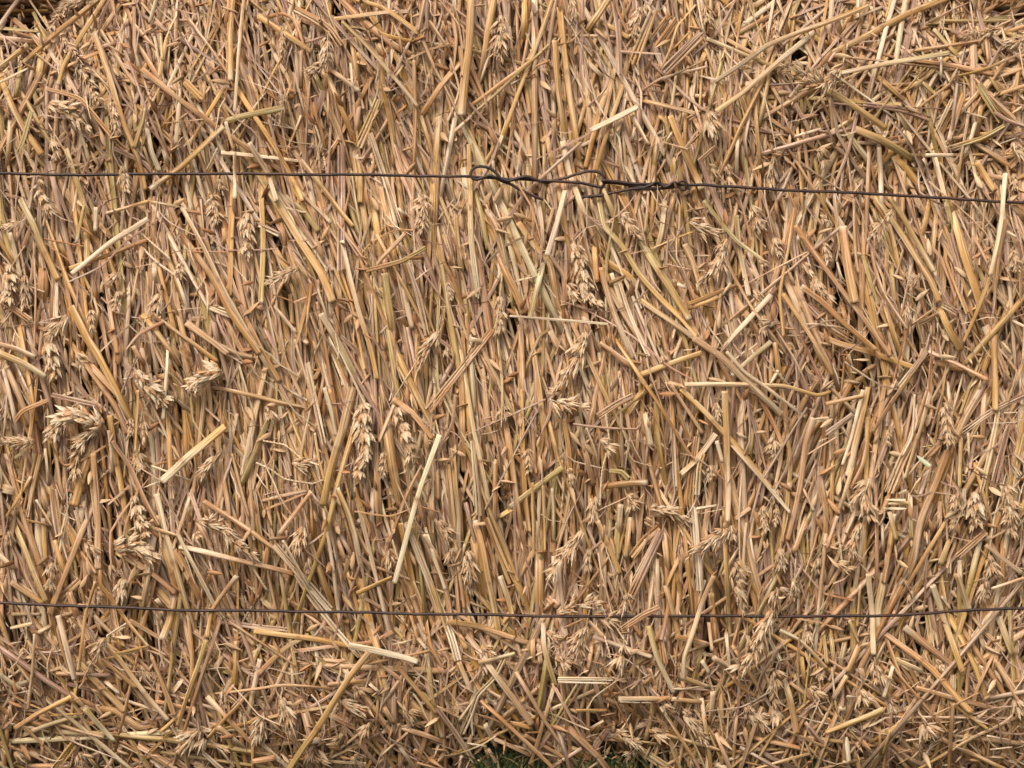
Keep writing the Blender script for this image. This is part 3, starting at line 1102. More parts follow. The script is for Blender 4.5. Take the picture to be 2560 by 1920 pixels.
def tube(c, r, col, sides=8, flat=0.8, roll=0.0, hollow=True, twist=0.0, slit=False):
    """Stem along the centre line c (m): oval section, hollow ends with their inner shade painted in, seam at the back. slit: torn open, its halves parted."""
    n = len(c); r = np.broadcast_to(np.asarray(r, float), (n,)).copy(); col = np.asarray(col, float).reshape(-1, 3)
    if len(col) == 1: col = np.repeat(col, n, 0)
    if hollow:
        d0 = (c[0] - c[1]) / (np.linalg.norm(c[0] - c[1]) + 1e-9); d1 = (c[-1] - c[-2]) / (np.linalg.norm(c[-1] - c[-2]) + 1e-9)
        B, U, T = frames(c, roll=roll, twist=twist)
        rr = np.concatenate([[r[0] * 0.1, r[0] * 0.62, r[0] * 0.97], r, [r[-1] * 0.97, r[-1] * 0.62, r[-1] * 0.1]])
        cc = np.vstack([c[0] - d0 * r[0] * 1.6, c[0], c[0], c, c[-1], c[-1], c[-1] - d1 * r[-1] * 1.6])
        ix = np.concatenate([[0, 0, 0], np.arange(n), [n - 1] * 3]); B, U = B[ix], U[ix]
        col = np.vstack([col[0] * 0.5, col[0] * 0.8, col[0] * 1.02, col, col[-1] * 1.02, col[-1] * 0.8, col[-1] * 0.5])  # tint darkened inside each end pit, painting the shade of the hollow
    else:
        B, U, T = frames(c, roll=roll, twist=twist); rr, cc = r, c
    m = len(cc)
    a = np.linspace(-math.pi, math.pi, sides + 1) - math.pi / 2     # seam on the far side
    prof = 1 + 0.05 * np.cos(3 * a + roll * 3)
    X = np.cos(a) * prof; Y = -np.sin(a) * 0 + np.sin(a + math.pi) * 0 + np.sin(a) * prof * flat
    V = cc[:, None, :] + rr[:, None, None] * (X[None, :, None] * B[:, None, :] + Y[None, :, None] * (-U[:, None, :]) * -1)
    s = np.concatenate([[0], np.cumsum(np.linalg.norm(np.diff(cc, axis=0), axis=1))]) * 1000
    uv = np.stack([np.broadcast_to((a * np.mean(r) * 1000)[None, :], (m, sides + 1)), np.broadcast_to(s[:, None], (m, sides + 1))], -1)
    uv = uv + rng.random(2) * 400
    K = np.repeat(col[:, None, :], sides + 1, 1)
    return V.reshape(-1, 3), grid_faces(m, sides + 1), K.reshape(-1, 3), uv.reshape(-1, 2)

def ribbon(c, w, col, curl=0.5, roll=0.0, twist=0.0, cols=5, crinkle=0.0):
    """Flat leaf or leaf sheath, cupped across its width by `curl` radians to either side; w = half width."""
    n = len(c); w = np.broadcast_to(np.asarray(w, float), (n,)); col = np.asarray(col, float).reshape(-1, 3)
    if len(col) == 1: col = np.repeat(col, n, 0)
    B, U, T = frames(c, roll=roll, twist=twist)
    q = np.linspace(-1, 1, cols)
    X = np.sin(q * curl) / max(math.sin(curl), 0.05) if curl > 0.05 else q
    Y = (np.cos(q * curl) - 1) / max(math.sin(curl), 0.05) if curl > 0.05 else q * 0
    jit = (rng.random((n, cols)) - 0.5) * crinkle
    V = c[:, None, :] + w[:, None, None] * (X[None, :, None] * B[:, None, :] + (Y[None, :, None] + jit[..., None]) * U[:, None, :])
    s = np.concatenate([[0], np.cumsum(np.linalg.norm(np.diff(c, axis=0), axis=1))]) * 1000
    uv = np.stack([q[None, :] * w[:, None] * 1000, np.broadcast_to(s[:, None], (n, cols))], -1) + rng.random(2) * 400
    return V.reshape(-1, 3), grid_faces(n, cols), np.repeat(col[:, None, :], cols, 1).reshape(-1, 3), uv.reshape(-1, 2)

def make_mesh(name, parts, mat, origin=None, smooth=True):
    """parts: list of (verts, quads, colours, uvs) -> one mesh; vertices relative to origin."""
    nv = [len(p[0]) for p in parts]; off = np.concatenate([[0], np.cumsum(nv)[:-1]])
    V = np.concatenate([p[0] for p in parts]).astype(np.float32)
    if origin is not None: V = V - np.asarray(origin, np.float32)
    F = np.concatenate([p[1] + o for p, o in zip(parts, off)]).astype(np.int32)
    K = np.concatenate([p[2] for p in parts]); UVs = np.concatenate([p[3] for p in parts])
    me = bpy.data.meshes.new(name)
    me.vertices.add(len(V)); me.vertices.foreach_set('co', V.ravel())
    me.loops.add(F.size); me.loops.foreach_set('vertex_index', F.ravel())
    me.polygons.add(len(F)); me.polygons.foreach_set('loop_start', np.arange(0, F.size, 4, dtype=np.int32))
    if smooth: me.polygons.foreach_set('use_smooth', np.ones(len(F), bool))
    a = me.attributes.new('tint', 'FLOAT_COLOR', 'POINT')
    a.data.foreach_set('color', np.concatenate([np.clip(K, 0, 1), np.ones((len(K), 1))], 1).astype(np.float32).ravel())
    b = me.attributes.new('fibre', 'FLOAT_VECTOR', 'POINT')
    b.data.foreach_set('vector', np.concatenate([UVs, np.zeros((len(UVs), 1))], 1).astype(np.float32).ravel())
    me.update(calc_edges=True); me.materials.append(mat)
    return me
def link(name, me, parent=None, loc=(0, 0, 0)):
    o = bpy.data.objects.new(name, me); C.objects.link(o); o.location = loc
    if parent is not None: o.parent = parent
    return o
def tag(o, label=None, cat=None, group=None, kind=None):
    for k, v in (('label', label), ('category', cat), ('group', group), ('kind', kind)):
        if v: o[k] = v
    return o

# ---------------------------------------------------------------- straw shapes
HEIGHT = {0: -0.0025, 1: 0.0014, 2: 0.0040, 3: 0.0062, 4: 0.0112}
TRIM = 0.96
def tint(codes, t, spread=0.07):
    cs = [PAL[k] for k in codes]
    if len(cs) == 1: c = np.repeat(cs[0][None], len(t), 0)
    else:
        x = np.linspace(0.15, 0.85, len(cs)); c = np.stack([np.interp(t, x, [q[i] for q in cs]) for i in range(3)], 1)
    return c * (1 + rng.normal(0, spread)) * (1 + rng.normal(0, spread * 0.35, 3))

def wander(n, amp):
    x = np.linspace(0, 1, n); return amp * (np.sin(x * rng.uniform(2, 5) + rng.uniform(0, 6)) + 0.4 * np.sin(x * rng.uniform(7, 13) + rng.uniform(0, 6)))

def centre(q, h0, h1, bow=0.0, sink=(0, 0)):
    """Heights along the piece; sink = how deep (m) either end dives back among the other straws."""
    n = len(q); h = np.linspace(h0, h1, n) + bow * (np.sin(np.linspace(0, math.pi, n)) - 0.7)
    if sink[0] or sink[1]:
        s = np.concatenate([[0], np.cumsum(np.linalg.norm(np.diff(q, axis=0), axis=1))]); L = s[-1]; R = min(110, L * 0.4)
        h = h - sink[0] * np.clip(1 - s / R, 0, 1) ** 1.5 - sink[1] * np.clip(1 - (L - s) / R, 0, 1) ** 1.5
    return np.array([P(a, b, c) for (a, b), c in zip(q, h)])

def stem(pts, w, codes, h, node=False, fine=True, tilt=0.0012, step=None, flat=None, bow=0.0, sink=(0, 0)):
    """pts and w in photo pixels on the face."""
    step = step or (9 if fine else 45)
    q, s = resample(pts, step); n = len(q); L = s[-1]
    d = np.gradient(q, axis=0); d /= np.linalg.norm(d, axis=1)[:, None] + 1e-9
    q = q + np.stack([-d[:, 1], d[:, 0]], 1) * wander(n, min(1.6, L * 0.004))[:, None]
    c = centre(q, h + rng.normal(0, tilt), h + rng.normal(0, tilt), bow, sink)
    t = s / max(L, 1)
    r = w * S / 2 * (1 + wander(n, 0.05)) * np.linspace(rng.uniform(0.93, 1.05), rng.uniform(0.9, 1.05), n)
    col = tint(codes, t)
    for end in (t * L, (1 - t) * L):      # freshly broken, bleached tips
        if rng.random() < 0.16:
            g = np.clip(1.2 - end / rng.uniform(8, 45), 0, 1)[:, None] * rng.uniform(0.4, 0.9); col = col * (1 - g) + PAL['w'] * g
    # pale bleached ends / darker stretches: the straw's own colour
    col = col * (1 + 0.10 * np.sin(t * rng.uniform(2, 6) + rng.uniform(0, 6)))[:, None]
    if node and n > 8 and L > 60:
        for p0 in ([rng.uniform(0.3, 0.7)] if L < 420 else [rng.uniform(0.2, 0.4), rng.uniform(0.6, 0.8)]):
            g = np.exp(-((s - p0 * L) / (w * 0.28)) ** 2); r = r * (1 + 0.17 * g)
            col = col * (1 - g[:, None]) + (PAL['d'] * 0.75)[None] * g[:, None]
            g2 = np.exp(-((s - p0 * L - w * 0.8) / (w * 0.9)) ** 2) * 0.45
            col = col * (1 - g2[:, None]) + (PAL['o'])[None] * g2[:, None]
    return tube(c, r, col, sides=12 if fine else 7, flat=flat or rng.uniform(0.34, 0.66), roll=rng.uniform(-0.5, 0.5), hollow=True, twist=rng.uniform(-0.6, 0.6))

def leaf(pts, w, codes, h, fine=True, twist=None, taper=None, step=None, tilt=0.002, curl=None):
    q, s = resample(pts, step or (10 if fine else 30)); n = len(q)
    c = centre(q, h + rng.normal(0, tilt), h + rng.normal(0, tilt))
    t = s / max(s[-1], 1)
    k = taper if taper is not None else rng.choice([0, 1, 2])
    prof = np.ones(n)
    if k == 1: prof = 0.35 + 0.65 * np.clip(t * 3, 0, 1)
    if k == 2: prof = 0.3 + 0.7 * np.clip((1 - t) * 3.5, 0, 1)
    prof = prof * (1 + wander(n, 0.07))
    col = tint(codes, t, 0.08)
    return ribbon(c, w * S / 2 * prof, col, curl=curl if curl is not None else rng.uniform(0.4, 1.25), roll=rng.uniform(-0.4, 0.4),
                  twist=twist if twist is not None else rng.normal(0, 0.5), cols=7 if fine else 4, crinkle=0.10)

def split_stem(pts, w, codes, h):
    """A stem torn open lengthwise: two or three narrow strips side by side, cupped, leaving dark slits between them."""
    out = []; k = 2 if w < 15 else 3
    p = np.asarray(pts, float); d = np.gradient(p, axis=0) if len(p) > 2 else np.repeat((p[1:] - p[:1]), 2, 0)
    d = d / (np.linalg.norm(d, axis=1)[:, None] + 1e-9); nrm = np.stack([-d[:, 1], d[:, 0]], 1)
    for i in range(k):
        o = (i - (k - 1) / 2) * w / k
        f = np.linspace(rng.uniform(0.75, 0.95), rng.uniform(1.0, 1.25), len(p))[:, None]
        q = p + nrm * o * f
        cut = rng.uniform(0, 0.06); q = q.copy(); q[-1] = q[-1] + (q[-2] - q[-1]) * cut; q[0] = q[0] + (q[1] - q[0]) * rng.uniform(0, 0.04)
        out.append(leaf(q, w / k * 0.92, codes, h + rng.uniform(-.0006, .0006), curl=rng.uniform(0.7, 1.3), taper=rng.choice([0, 2]), twist=rng.normal(0, 0.15), tilt=0.0006))
    return out

# ---------------------------------------------------------------- labels of the loose straws and ears that lie on the bale
STRAW_LABEL = {
 1: 'long cream coloured straw slanting across the lower middle, palest of all the stems',
 2: 'pale green round stem lying nearly level near the upper right corner, its cut end open',
 3: 'long thin yellow straw with white split tip slanting up towards the upper right edge',
 4: 'ivory stem slanting below the upper wire at far left, laid over a golden stem',
 5: 'pale grey stem standing over the upper wire near the right edge',
 6: 'short thick pale yellow stem with a slit along it, left of centre, slanting',
 7: 'torn open stub of three flat cream strips lying crosswise at lower right',
 8: 'split buff stem slanting above the right part of the wire knot',
 9: 'straight ivory straw leaning right just below the hooked wire knot',
 10: 'ivory straw with open end just under the lower wire at the left edge',
 11: 'long bent stem crossing over the lower wire at left, kinked at the wire',
 12: 'pale cut stem slanting down with open end near the lower left corner',
 13: 'golden stem slanting up to the right near the lower left corner',
 14: 'thick long golden stem slanting down left from below the lower wire to the bottom edge',
 15: 'tan straw slanting over the lower wire right of centre, frayed at its lower tip',
 16: 'upright straw laid over the upper wire at left',
 17: 'cream stem slanting over the upper wire left of the upright bundle',
 18: 'small white flat straw chip lying level at upper right',
 19: 'thin upright straw laid across a wheat ear left of the middle',
 20: 'thin tan straw crossing over the lower wire near the left edge, beside an ivory one',
 21: 'white flattened straw with torn tip lying below the lower wire, left of centre',
 22: 'pale straw whose cut tip ends over the lower wire at the middle',
 23: 'white wedge shaped torn straw lying level below the middle of the lower wire',
 24: 'yellow stem passing over the lower wire near the right edge',
 25: 'short white flat straw standing upright at the bottom edge, right side',
}
EAR_LABEL = {
 1: 'bristly wheat ear slanting at the top left corner under a golden stem',
 2: 'plump wheat ear curving down at upper left above the wire',
 3: 'wheat ear hanging across the upper wire at left',
 4: 'wheat ear hanging straight down from the top edge beside two thick stems',
 5: 'dense bent wheat ear at the end of a pale green stem at upper right',
 6: 'wheat ear just under the upper wire at far left with fat pale husks',
 7: 'fat wheat ear pointing down at the left edge half way between the wires',
 8: 'upright wheat ear under the upper wire, left of two long slanting stems',
 9: 'left wheat ear of a pair meeting in a V at left of centre',
 10: 'right wheat ear of a pair meeting in a V at left of centre',
 11: 'curved wheat ear hanging just below the upper wire, left of the knot',
 12: 'short bristly wheat ear pointing up right between slanting stems left of centre',
 13: 'tan wheat ear with frayed tip pointing down left, left of the large central ear',
 14: 'long plaited wheat ear hanging below the wire knot with round greenish grains',
 15: 'wheat ear curled like a hook at right of centre below the wire',
 16: 'large pale bushy wheat ear slanting in the centre, biggest of all ears',
 17: 'neat small wheat ear on a curved stalk just below the wire at right',
 18: 'dark plump wheat ear with pointed tip lying beside a long orange straw at right',
 19: 'wheat ear bent round in a ring at the left edge',
 20: 'wheat ear hanging down inside the ring shaped ear at left',
 21: 'wheat ear lying level, cut by the left edge',
 22: 'wheat ear hanging down on the left above the lower wire, between two slanting stems',
 23: 'wheat ear lying sideways just above the lower wire at left, curving down',
 24: 'small wheat ear pointing up right below the thick pale yellow stub',
 25: 'long wheat ear slanting down right, left of a white split stem',
 26: 'smooth plaited wheat ear standing upright beside the broad golden sheath',
 27: 'broken wheat ear with grains showing, right of the plaited ear',
 28: 'wheat ear pressed between upright stems above the middle of the lower wire',
 29: 'wheat ear lying level with frayed pale tip just right of centre',
 30: 'threshed ear with few husks twisting down, right of centre',
 31: 'bare notched ear stalk running down, right of centre',
 32: 'grey wheat ear lying level, above the feather shaped ear',
 33: 'feather shaped wheat ear slanting up right at the foot of a long upright pale stem',
 34: 'herringbone wheat ear slanting up right above the middle of the lower wire',
 35: 'wheat ear pointing up at right between two broad pale stems',
 36: 'dense wheat ear hanging straight down near the right edge',
 37: 'small wheat ear hanging over the lower wire at left',
 38: 'golden wheat ear on a thin bent stalk just below the lower wire at left',
 39: 'shaded wheat ear below the lower wire, left of the thick golden stem',
 40: 'wheat ear bent in a hook near the bottom edge, right of the thick golden stem',
 41: 'bristly wheat ear arching just above the lower wire at the middle',
 42: 'thick wheat ear hanging just under the lower wire at the middle',
 43: 'bushy wheat ear tip under the lower wire, right of the thick hanging ear',
 44: 'big pale feathery wheat ear slanting over the end of the lower wire at right',
 45: 'ragged wheat ear slanting down right near the bottom edge, right of centre',
}
K0 = 640 / 2212
def topt(tile, s):
    return [(tile[0] * 640 + float(a.split(',')[0]) * K0, tile[1] * 480 + float(a.split(',')[1]) * K0) for a in s.split()]

# ---------------------------------------------------------------- the bales
def rounded_box(x0, x1, y0, y1, z0, z1, r=0.035, n=5):
    import bmesh
    bm = bmesh.new(); bmesh.ops.create_cube(bm, size=1)
    for v in bm.verts: v.co = ((x0 + x1) / 2 + v.co.x * (x1 - x0), (y0 + y1) / 2 + v.co.y * (y1 - y0), (z0 + z1) / 2 + v.co.z * (z1 - z0))
    bmesh.ops.bevel(bm, geom=list(bm.edges), offset=r, segments=n, affect='EDGES', profile=0.6)
    me = bpy.data.meshes.new('packed_core'); bm.to_mesh(me); bm.free()
    me.polygons.foreach_set('use_smooth', [True] * len(me.polygons)); me.materials.append(M_CORE)
    return me
bale = bpy.data.objects.new('straw_bale', None); C.objects.link(bale)
tag(bale, 'straw bale filling the picture, bound by two dark wires, wheat ears among the stems', 'straw bale', 'stacked straw bales')
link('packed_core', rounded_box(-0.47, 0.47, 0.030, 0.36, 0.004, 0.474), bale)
bale2 = bpy.data.objects.new('straw_bale', None); C.objects.link(bale2)
tag(bale2, 'upper straw bale whose shaded underside shows in the dark gaps at the top corners', 'straw bale', 'stacked straw bales')
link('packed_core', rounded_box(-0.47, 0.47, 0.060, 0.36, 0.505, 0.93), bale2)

traced = []
for tile, txt in STRAWS.items():
    for ln in txt.split('\n'):
        f = ln.split('|'); pts = topt(tile, f[0]); w = float(f[1]) * K0 * (TRIM if f[3] != '4' else 0.95); codes = f[2].replace('n', '') or 't'
        is_leaf = 'l' in f[4:]; key = next((int(x[1:]) for x in f[4:] if x.startswith('#')), None)
        edge = [False, False]
        for e in (0, 1):      # a straw that left the traced tile runs on for a while and dives in
            tx, ty = [float(x) for x in f[0].split()[-e].split(',')]
            if f[3] != '4' and (abs(tx) < 8 or abs(tx - 2212) < 8 or abs(ty) < 8 or abs(ty - 1659) < 8):
                a_, b_ = (pts[0], pts[1]) if e == 0 else (pts[-1], pts[-2]); dd = math.dist(a_, b_) or 1; ext = rng.uniform(70, 200)
                np_ = (a_[0] + (a_[0] - b_[0]) / dd * ext, a_[1] + (a_[1] - b_[1]) / dd * ext)
                pts = [np_] + pts if e == 0 else pts + [np_]; edge[e] = True
        L = sum(math.dist(a, b) for a, b in zip(pts, pts[1:]))
        traced.append(dict(pts=pts, w=w, codes=codes, node='n' in f[2], leaf=is_leaf, lv=int(f[3]), key=key, size=L * w, L=L, edge=edge))

def build_traced(d):
    h = HEIGHT[d['lv']] + rng.uniform(-0.0012, 0.0012)
    sink = [0, 0]
    if d['lv'] < 4 and not d['leaf']:
        for e in (0, 1):
            if d['edge'][e]: sink[e] = 0.010
            elif rng.random() < {0: 1, 1: .85, 2: .6, 3: .25}[d['lv']]: sink[e] = rng.uniform(0.004, 0.009)
    if d['leaf'] and d['w'] > 12: return split_stem(d['pts'], d['w'], d['codes'], h), M_LEAF
    if d['leaf']: return [leaf(d['pts'], max(d['w'], 4), d['codes'], h)], M_LEAF
    if d['codes'].endswith('w') and d['w'] > 9 and d['lv'] < 4 or (d['codes'] in ('p', 'pt', 'mp') and d['w'] > 13 and d['lv'] == 3 and rng.random() < 0.5):
        return split_stem(d['pts'], d['w'], d['codes'], h), M_LEAF
    return [stem(d['pts'], d['w'], d['codes'], h, node=d['node'] or (d['L'] > 170 and rng.random() < 0.35), sink=sink)], M_STRAW

def centre_of(parts):
    V = np.concatenate([p[0] for p in parts]); return (V.min(0) + V.max(0)) / 2

loose = {}
for d in traced:
    if d['key']: loose.setdefault(d['key'], []).append(d)
for k, ds in sorted(loose.items()):
    built = [build_traced(d) for d in ds]
    if len(built) == 1:
        parts, mat = built[0]; o = centre_of(parts)
        tag(link('straw', make_mesh('straw', parts, mat, o), None, o), STRAW_LABEL[k], 'straw', 'loose straws lying on the bale')
    else:
        o = centre_of([p for b in built for p in b[0]])
        e = bpy.data.objects.new('straw', None); C.objects.link(e); e.location = o
        tag(e, STRAW_LABEL[k], 'straw', 'loose straws lying on the bale')
        for parts, mat in built: link('strip' if k == 7 else 'stem_section', make_mesh('stem', parts, mat, o), e)

rest_stem, rest_leaf = [], []
for kind, nm in ((False, 'straw'), (True, 'straw_leaf')):
    ds = sorted([d for d in traced if not d['key'] and d['leaf'] == kind], key=lambda d: -d['size'])
    for i, d in enumerate(ds):
        parts, mat = build_traced(d)
        if i < 298:
            o = centre_of(parts); link(nm, make_mesh(nm, parts, mat, o), bale, o)
        else: (rest_leaf if mat is M_LEAF else rest_stem).extend(parts)

# ---------------------------------------------------------------- wheat ears
def glume(L, w, th, col, bend=0.0, awn=0.0, base=(0, 0, 0), ang=0.0, out=0.0, rings=7, sides=6):
    """One husk: a keeled boat shape along +Z, turned by ang in the XZ plane and leaned out along Y."""
    t = np.linspace(0, 1, rings); r = np.sin(np.pi * np.clip(t * 0.94 + 0.03, 0, 1) ** 0.72) ** 0.8; r[-1] = 0.05; r[0] = 0.3
    a = np.linspace(0, 2 * math.pi, sides + 1)
    X = np.cos(a)[None] * r[:, None] * w; Y = np.sin(a)[None] * r[:, None] * th
    Y = np.where(Y > 0, Y * 1.3, Y * 0.6)
    Z = np.repeat((t * L)[:, None], sides + 1, 1)
    Y = Y + bend * (t ** 2)[:, None] * L
    V = np.stack([X, Y, Z], -1)
    if awn: V[-1, :, 2] += awn; 
    ca, sa = math.cos(ang), math.sin(ang); V = np.stack([V[..., 0] * ca + V[..., 2] * sa, V[..., 1], V[..., 2] * ca - V[..., 0] * sa], -1)
    co, so = math.cos(out), math.sin(out); V = np.stack([V[..., 0], V[..., 1] * co + V[..., 2] * so, V[..., 2] * co - V[..., 1] * so], -1)
    V = V + np.array(base)
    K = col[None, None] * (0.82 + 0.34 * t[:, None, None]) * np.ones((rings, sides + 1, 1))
    uv = np.stack([np.broadcast_to(a[None], (rings, sides + 1)), Z * 8], -1)
    return V.reshape(-1, 3), grid_faces(rings, sides + 1), K.reshape(-1, 3), uv.reshape(-1, 2)

def spikelet_mesh(k):
    """Unit length 1 along +Z, outer side +Y."""
    c = PAL['p'] * 0.88; c2 = PAL['t'] * 1.02
    j = lambda s=0.08: rng.normal(0, s)
    plump = 1.25 if k >= 5 else 1.0
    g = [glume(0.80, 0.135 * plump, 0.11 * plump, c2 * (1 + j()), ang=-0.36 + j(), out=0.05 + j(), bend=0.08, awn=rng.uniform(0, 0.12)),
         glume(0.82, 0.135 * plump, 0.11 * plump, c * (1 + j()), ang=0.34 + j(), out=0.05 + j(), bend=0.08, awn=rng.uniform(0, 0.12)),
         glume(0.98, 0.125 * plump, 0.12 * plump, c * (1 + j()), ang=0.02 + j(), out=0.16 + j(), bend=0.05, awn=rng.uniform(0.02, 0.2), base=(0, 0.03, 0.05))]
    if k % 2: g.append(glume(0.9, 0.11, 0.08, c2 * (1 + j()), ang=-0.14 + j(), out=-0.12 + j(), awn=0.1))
    return make_mesh('spikelet', g, M_HUSK)
SPIK = [spikelet_mesh(i) for i in range(8)]
THIN = [make_mesh('spikelet', [glume(0.9, 0.09, 0.05, PAL['p'], ang=-0.3 + rng.normal(0, .1), bend=0.1), glume(0.8, 0.08, 0.05, PAL['t'], ang=0.35 + rng.normal(0, .1), out=0.2)], M_HUSK) for _ in range(3)]
from mathutils import Matrix, Vector

def wheat_ear(pts, w, kind, lv, key):
    h = HEIGHT[lv] + (0.0030 if kind != 'r' else 0.001)
    q, s = resample(pts, 4.0); L = s[-1]
    c = centre(q, h + rng.normal(0, 0.001), h + rng.normal(0, 0.001))
    B, U, T = frames(c)
    thin = w < 14
    # notched rachis
    rw = (1.5 if not thin else 2.6) * S * (1 + 0.35 * np.sign(np.sin(s * 0.75)))
    rm = tube(c, rw, tint('p', s / max(L, 1)), sides=6, flat=0.6, hollow=False)
    o = c[0]; rach = make_mesh('rachis', [rm], M_STRAW, o)
    if key:
        root = bpy.data.objects.new('wheat_ear', None); C.objects.link(root); root.location = o
        tag(root, EAR_LABEL[key], 'wheat ear', 'loose wheat ears on the bale'); link('rachis', rach, root)
    else: root = link('wheat_ear', rach, bale, o)
    if thin: dens, sl = 0, w
    sp = w * (0.25 if kind == 'b' else 0.185 if kind == 'e' else 0.5)      # spacing along the axis, pixels
    ln = w * (0.82 if kind == 'b' else 0.74)                               # spikelet length, pixels
    n = 0 if thin else max(3, int(L / sp))
    roll0 = rng.uniform(-0.6, 0.6); miss = rng.choice([0.02, 0.08, 0.2]); spread = rng.uniform(0.55, 1.15)
    for i in range(n):
        if rng.random() < (0.25 if kind == 'r' else miss): continue
        f = (i + 0.35) / n; j = min(int(f * (len(c) - 1)), len(c) - 1)
        side = 1 if i % 2 else -1
        env = 0.78 + 0.3 * math.sin(math.pi * min(1, f * 1.1 + 0.12))
        for lay in ((0, 1) if kind != 'r' else (0,)):
            if lay and (i % 3 == 1 or w < 18): continue
            Tt, Bb, Uu = T[j], B[j], U[j]
            Bb2 = Bb * math.cos(roll0) + Uu * math.sin(roll0); Uu2 = Uu * math.cos(roll0) - Bb * math.sin(roll0)
            if lay == 0:
                ang = side * ((0.42 if kind != 'b' else 0.30) * spread + rng.normal(0, 0.2)); off = Bb2 * side * w * 0.10 * S + Uu2 * rng.uniform(-0.0006, 0.0008)
                outv = Bb2 * side * 0.75 + Uu2 * 0.65; lean = rng.normal(0.12, 0.12)
            else:
                ang = rng.normal(0, 0.2); off = Uu2 * w * 0.07 * S; outv = Uu2; lean = rng.normal(0.22, 0.1)
            dirv = Tt * math.cos(ang) + Bb2 * math.sin(ang) + Uu2 * lean; dirv /= np.linalg.norm(dirv)
            yv = outv - dirv * np.dot(outv, dirv); yv /= np.linalg.norm(yv); xv = np.cross(yv, dirv)
            k = ln * S * env * rng.uniform(0.68, 1.15) * (0.9 if lay else 1)
            bx = (1.28 if kind == 'b' else 0.85) * rng.uniform(0.85, 1.1)
            me = THIN[rng.integers(3)] if kind == 'r' else SPIK[rng.integers(5, 8) if kind == 'b' else rng.integers(0, 5)]
            so = bpy.data.objects.new('spikelet', me); C.objects.link(so); so.parent = root
            m = Matrix(((xv[0] * k * bx, yv[0] * k * bx * 0.8, dirv[0] * k, 0), (xv[1] * k * bx, yv[1] * k * bx * 0.8, dirv[1] * k, 0), (xv[2] * k * bx, yv[2] * k * bx * 0.8, dirv[2] * k, 0), (0, 0, 0, 1)))
            m.translation = Vector(c[j] - o + off)
            so.matrix_local = m
for tile, txt in EARS.items():
    for rec in txt.split(';'):
        f = rec.split('|'); key = int(f[4][1:]) if len(f) > 4 else None
        wheat_ear(topt(tile, f[0]), float(f[1]) * K0 * 1.2, f[2], int(f[3]), key)

# ---------------------------------------------------------------- the mass of straw behind the traced pieces
GRID = [[(-12, 24), (-10, 14), (-7, 16), (5, 42)], [(-12, 12), (-13, 7), (-8, 12), (-12, 13)],
        [(-10, 11), (-8, 8), (-2, 9), (13, 10)], [(-32, 36), (-22, 36), (-8, 36), (-12, 38)]]
def field(u, v):
    c = min(max(u / 640, 0), 3.99); r = min(max(v / 480, 0), 3.99)
    m, sd = GRID[int(r)][int(c)]
    if int(r) == 3:      # the ordered stems below the wire give way gradually to loose litter
        k = sstep(1540, 1800 if u > 1500 else 1700, v); m2, s2 = GRID[2][int(c)]
        m, sd = m2 * 1.2 * (1 - k) + m * k, (s2 + 5) * (1 - k) + sd * k
    if rng.random() < (0.045 if 430 < v < 1530 else 0.10): return rng.uniform(-90, 90)
    return m + rng.normal(0, sd)
# dark hollows between the stems: (u, v, half width, half height)
VOIDS = np.array([(1708,1469,10,36),(1772,1610,12,45),(2305,1590,16,40),(1175,1507,12,22),(1190,1550,14,16),(405,1492,14,16),(385,1620,10,18),(1786,1388,10,22),(1621,1428,10,20),
 (2070,653,8,24),(2366,655,7,40),(2120,711,8,24),(2094,746,10,18),(145,998,14,10),(78,1140,12,16),(281,1336,10,22),(124,1360,9,34),(1160,1188,9,28),(1109,1394,12,18),(1256,1250,8,24),
 (1367,260,9,20),(1636,58,16,14),(1468,356,7,22),(889,260,6,34),(669,139,12,12),(657,200,10,22),(764,75,8,14),(312,278,10,14),(390,347,8,30),(78,228,12,16),(116,176,14,10),
 (1995,139,13,22),(2299,252,20,10),(2340,214,18,10),(1932,295,7,20),(2470,304,14,10),(266,885,8,40),(133,717,8,26),(240,677,7,18),(388,908,10,14),(718,772,16,18),(1129,847,8,20),
 (1286,842,8,34),(1480,873,10,12),(1506,735,8,14),(2215,1327,8,24),(2108,1070,12,12),(2550,1047,10,16),(2348,1371,10,18),(1410,1330,7,26),(960,1330,6,24),(520,1010,6,22),(1560,1240,7,24),
 (30,1560,10,16),(560,1700,14,16),(330,1760,14,14),(900,1640,12,16),(1040,1780,14,14),(1480,1790,16,12),(1980,1750,14,14),(2240,1700,12,16),(690,1850,14,12),(1250,1898,52,24),(1590,1906,60,12)], float)
def in_void(pa, pb):
    t = np.linspace(0, 1, 9)[:, None]; q = np.array(pa)[None] * (1 - t) + np.array(pb)[None] * t
    d = ((q[:, None, 0] - VOIDS[None, :, 0]) / (VOIDS[None, :, 2] * 1.35)) ** 2 + ((q[:, None, 1] - VOIDS[None, :, 1]) / (VOIDS[None, :, 3] * 1.2)) ** 2
    return bool((d < 1).any())
def vtop(u): return -150 + 105 * (sstep(350, 130, u) if u < 350 else 0) + 110 * sstep(2380, 2510, u) + 80 * max(sstep(350, 130, u) if u < 350 else 0, sstep(2380, 2510, u))
def vbot(u): return 2110 - 205 * max(math.exp(-((u - 1255) / 95) ** 4), 0.84 * math.exp(-((u - 1560) / 160) ** 4), 0.84 * math.exp(-((u - 2010) / 60) ** 4))
MIX = (['t'] * 24 + ['y'] * 14 + ['o'] * 11 + ['m'] * 17 + ['g'] * 9 + ['p'] * 9 + ['ty'] * 6 + ['op'] * 5 + ['tm'] * 5)
BALE_V = dict(lo=(vtop, vbot))

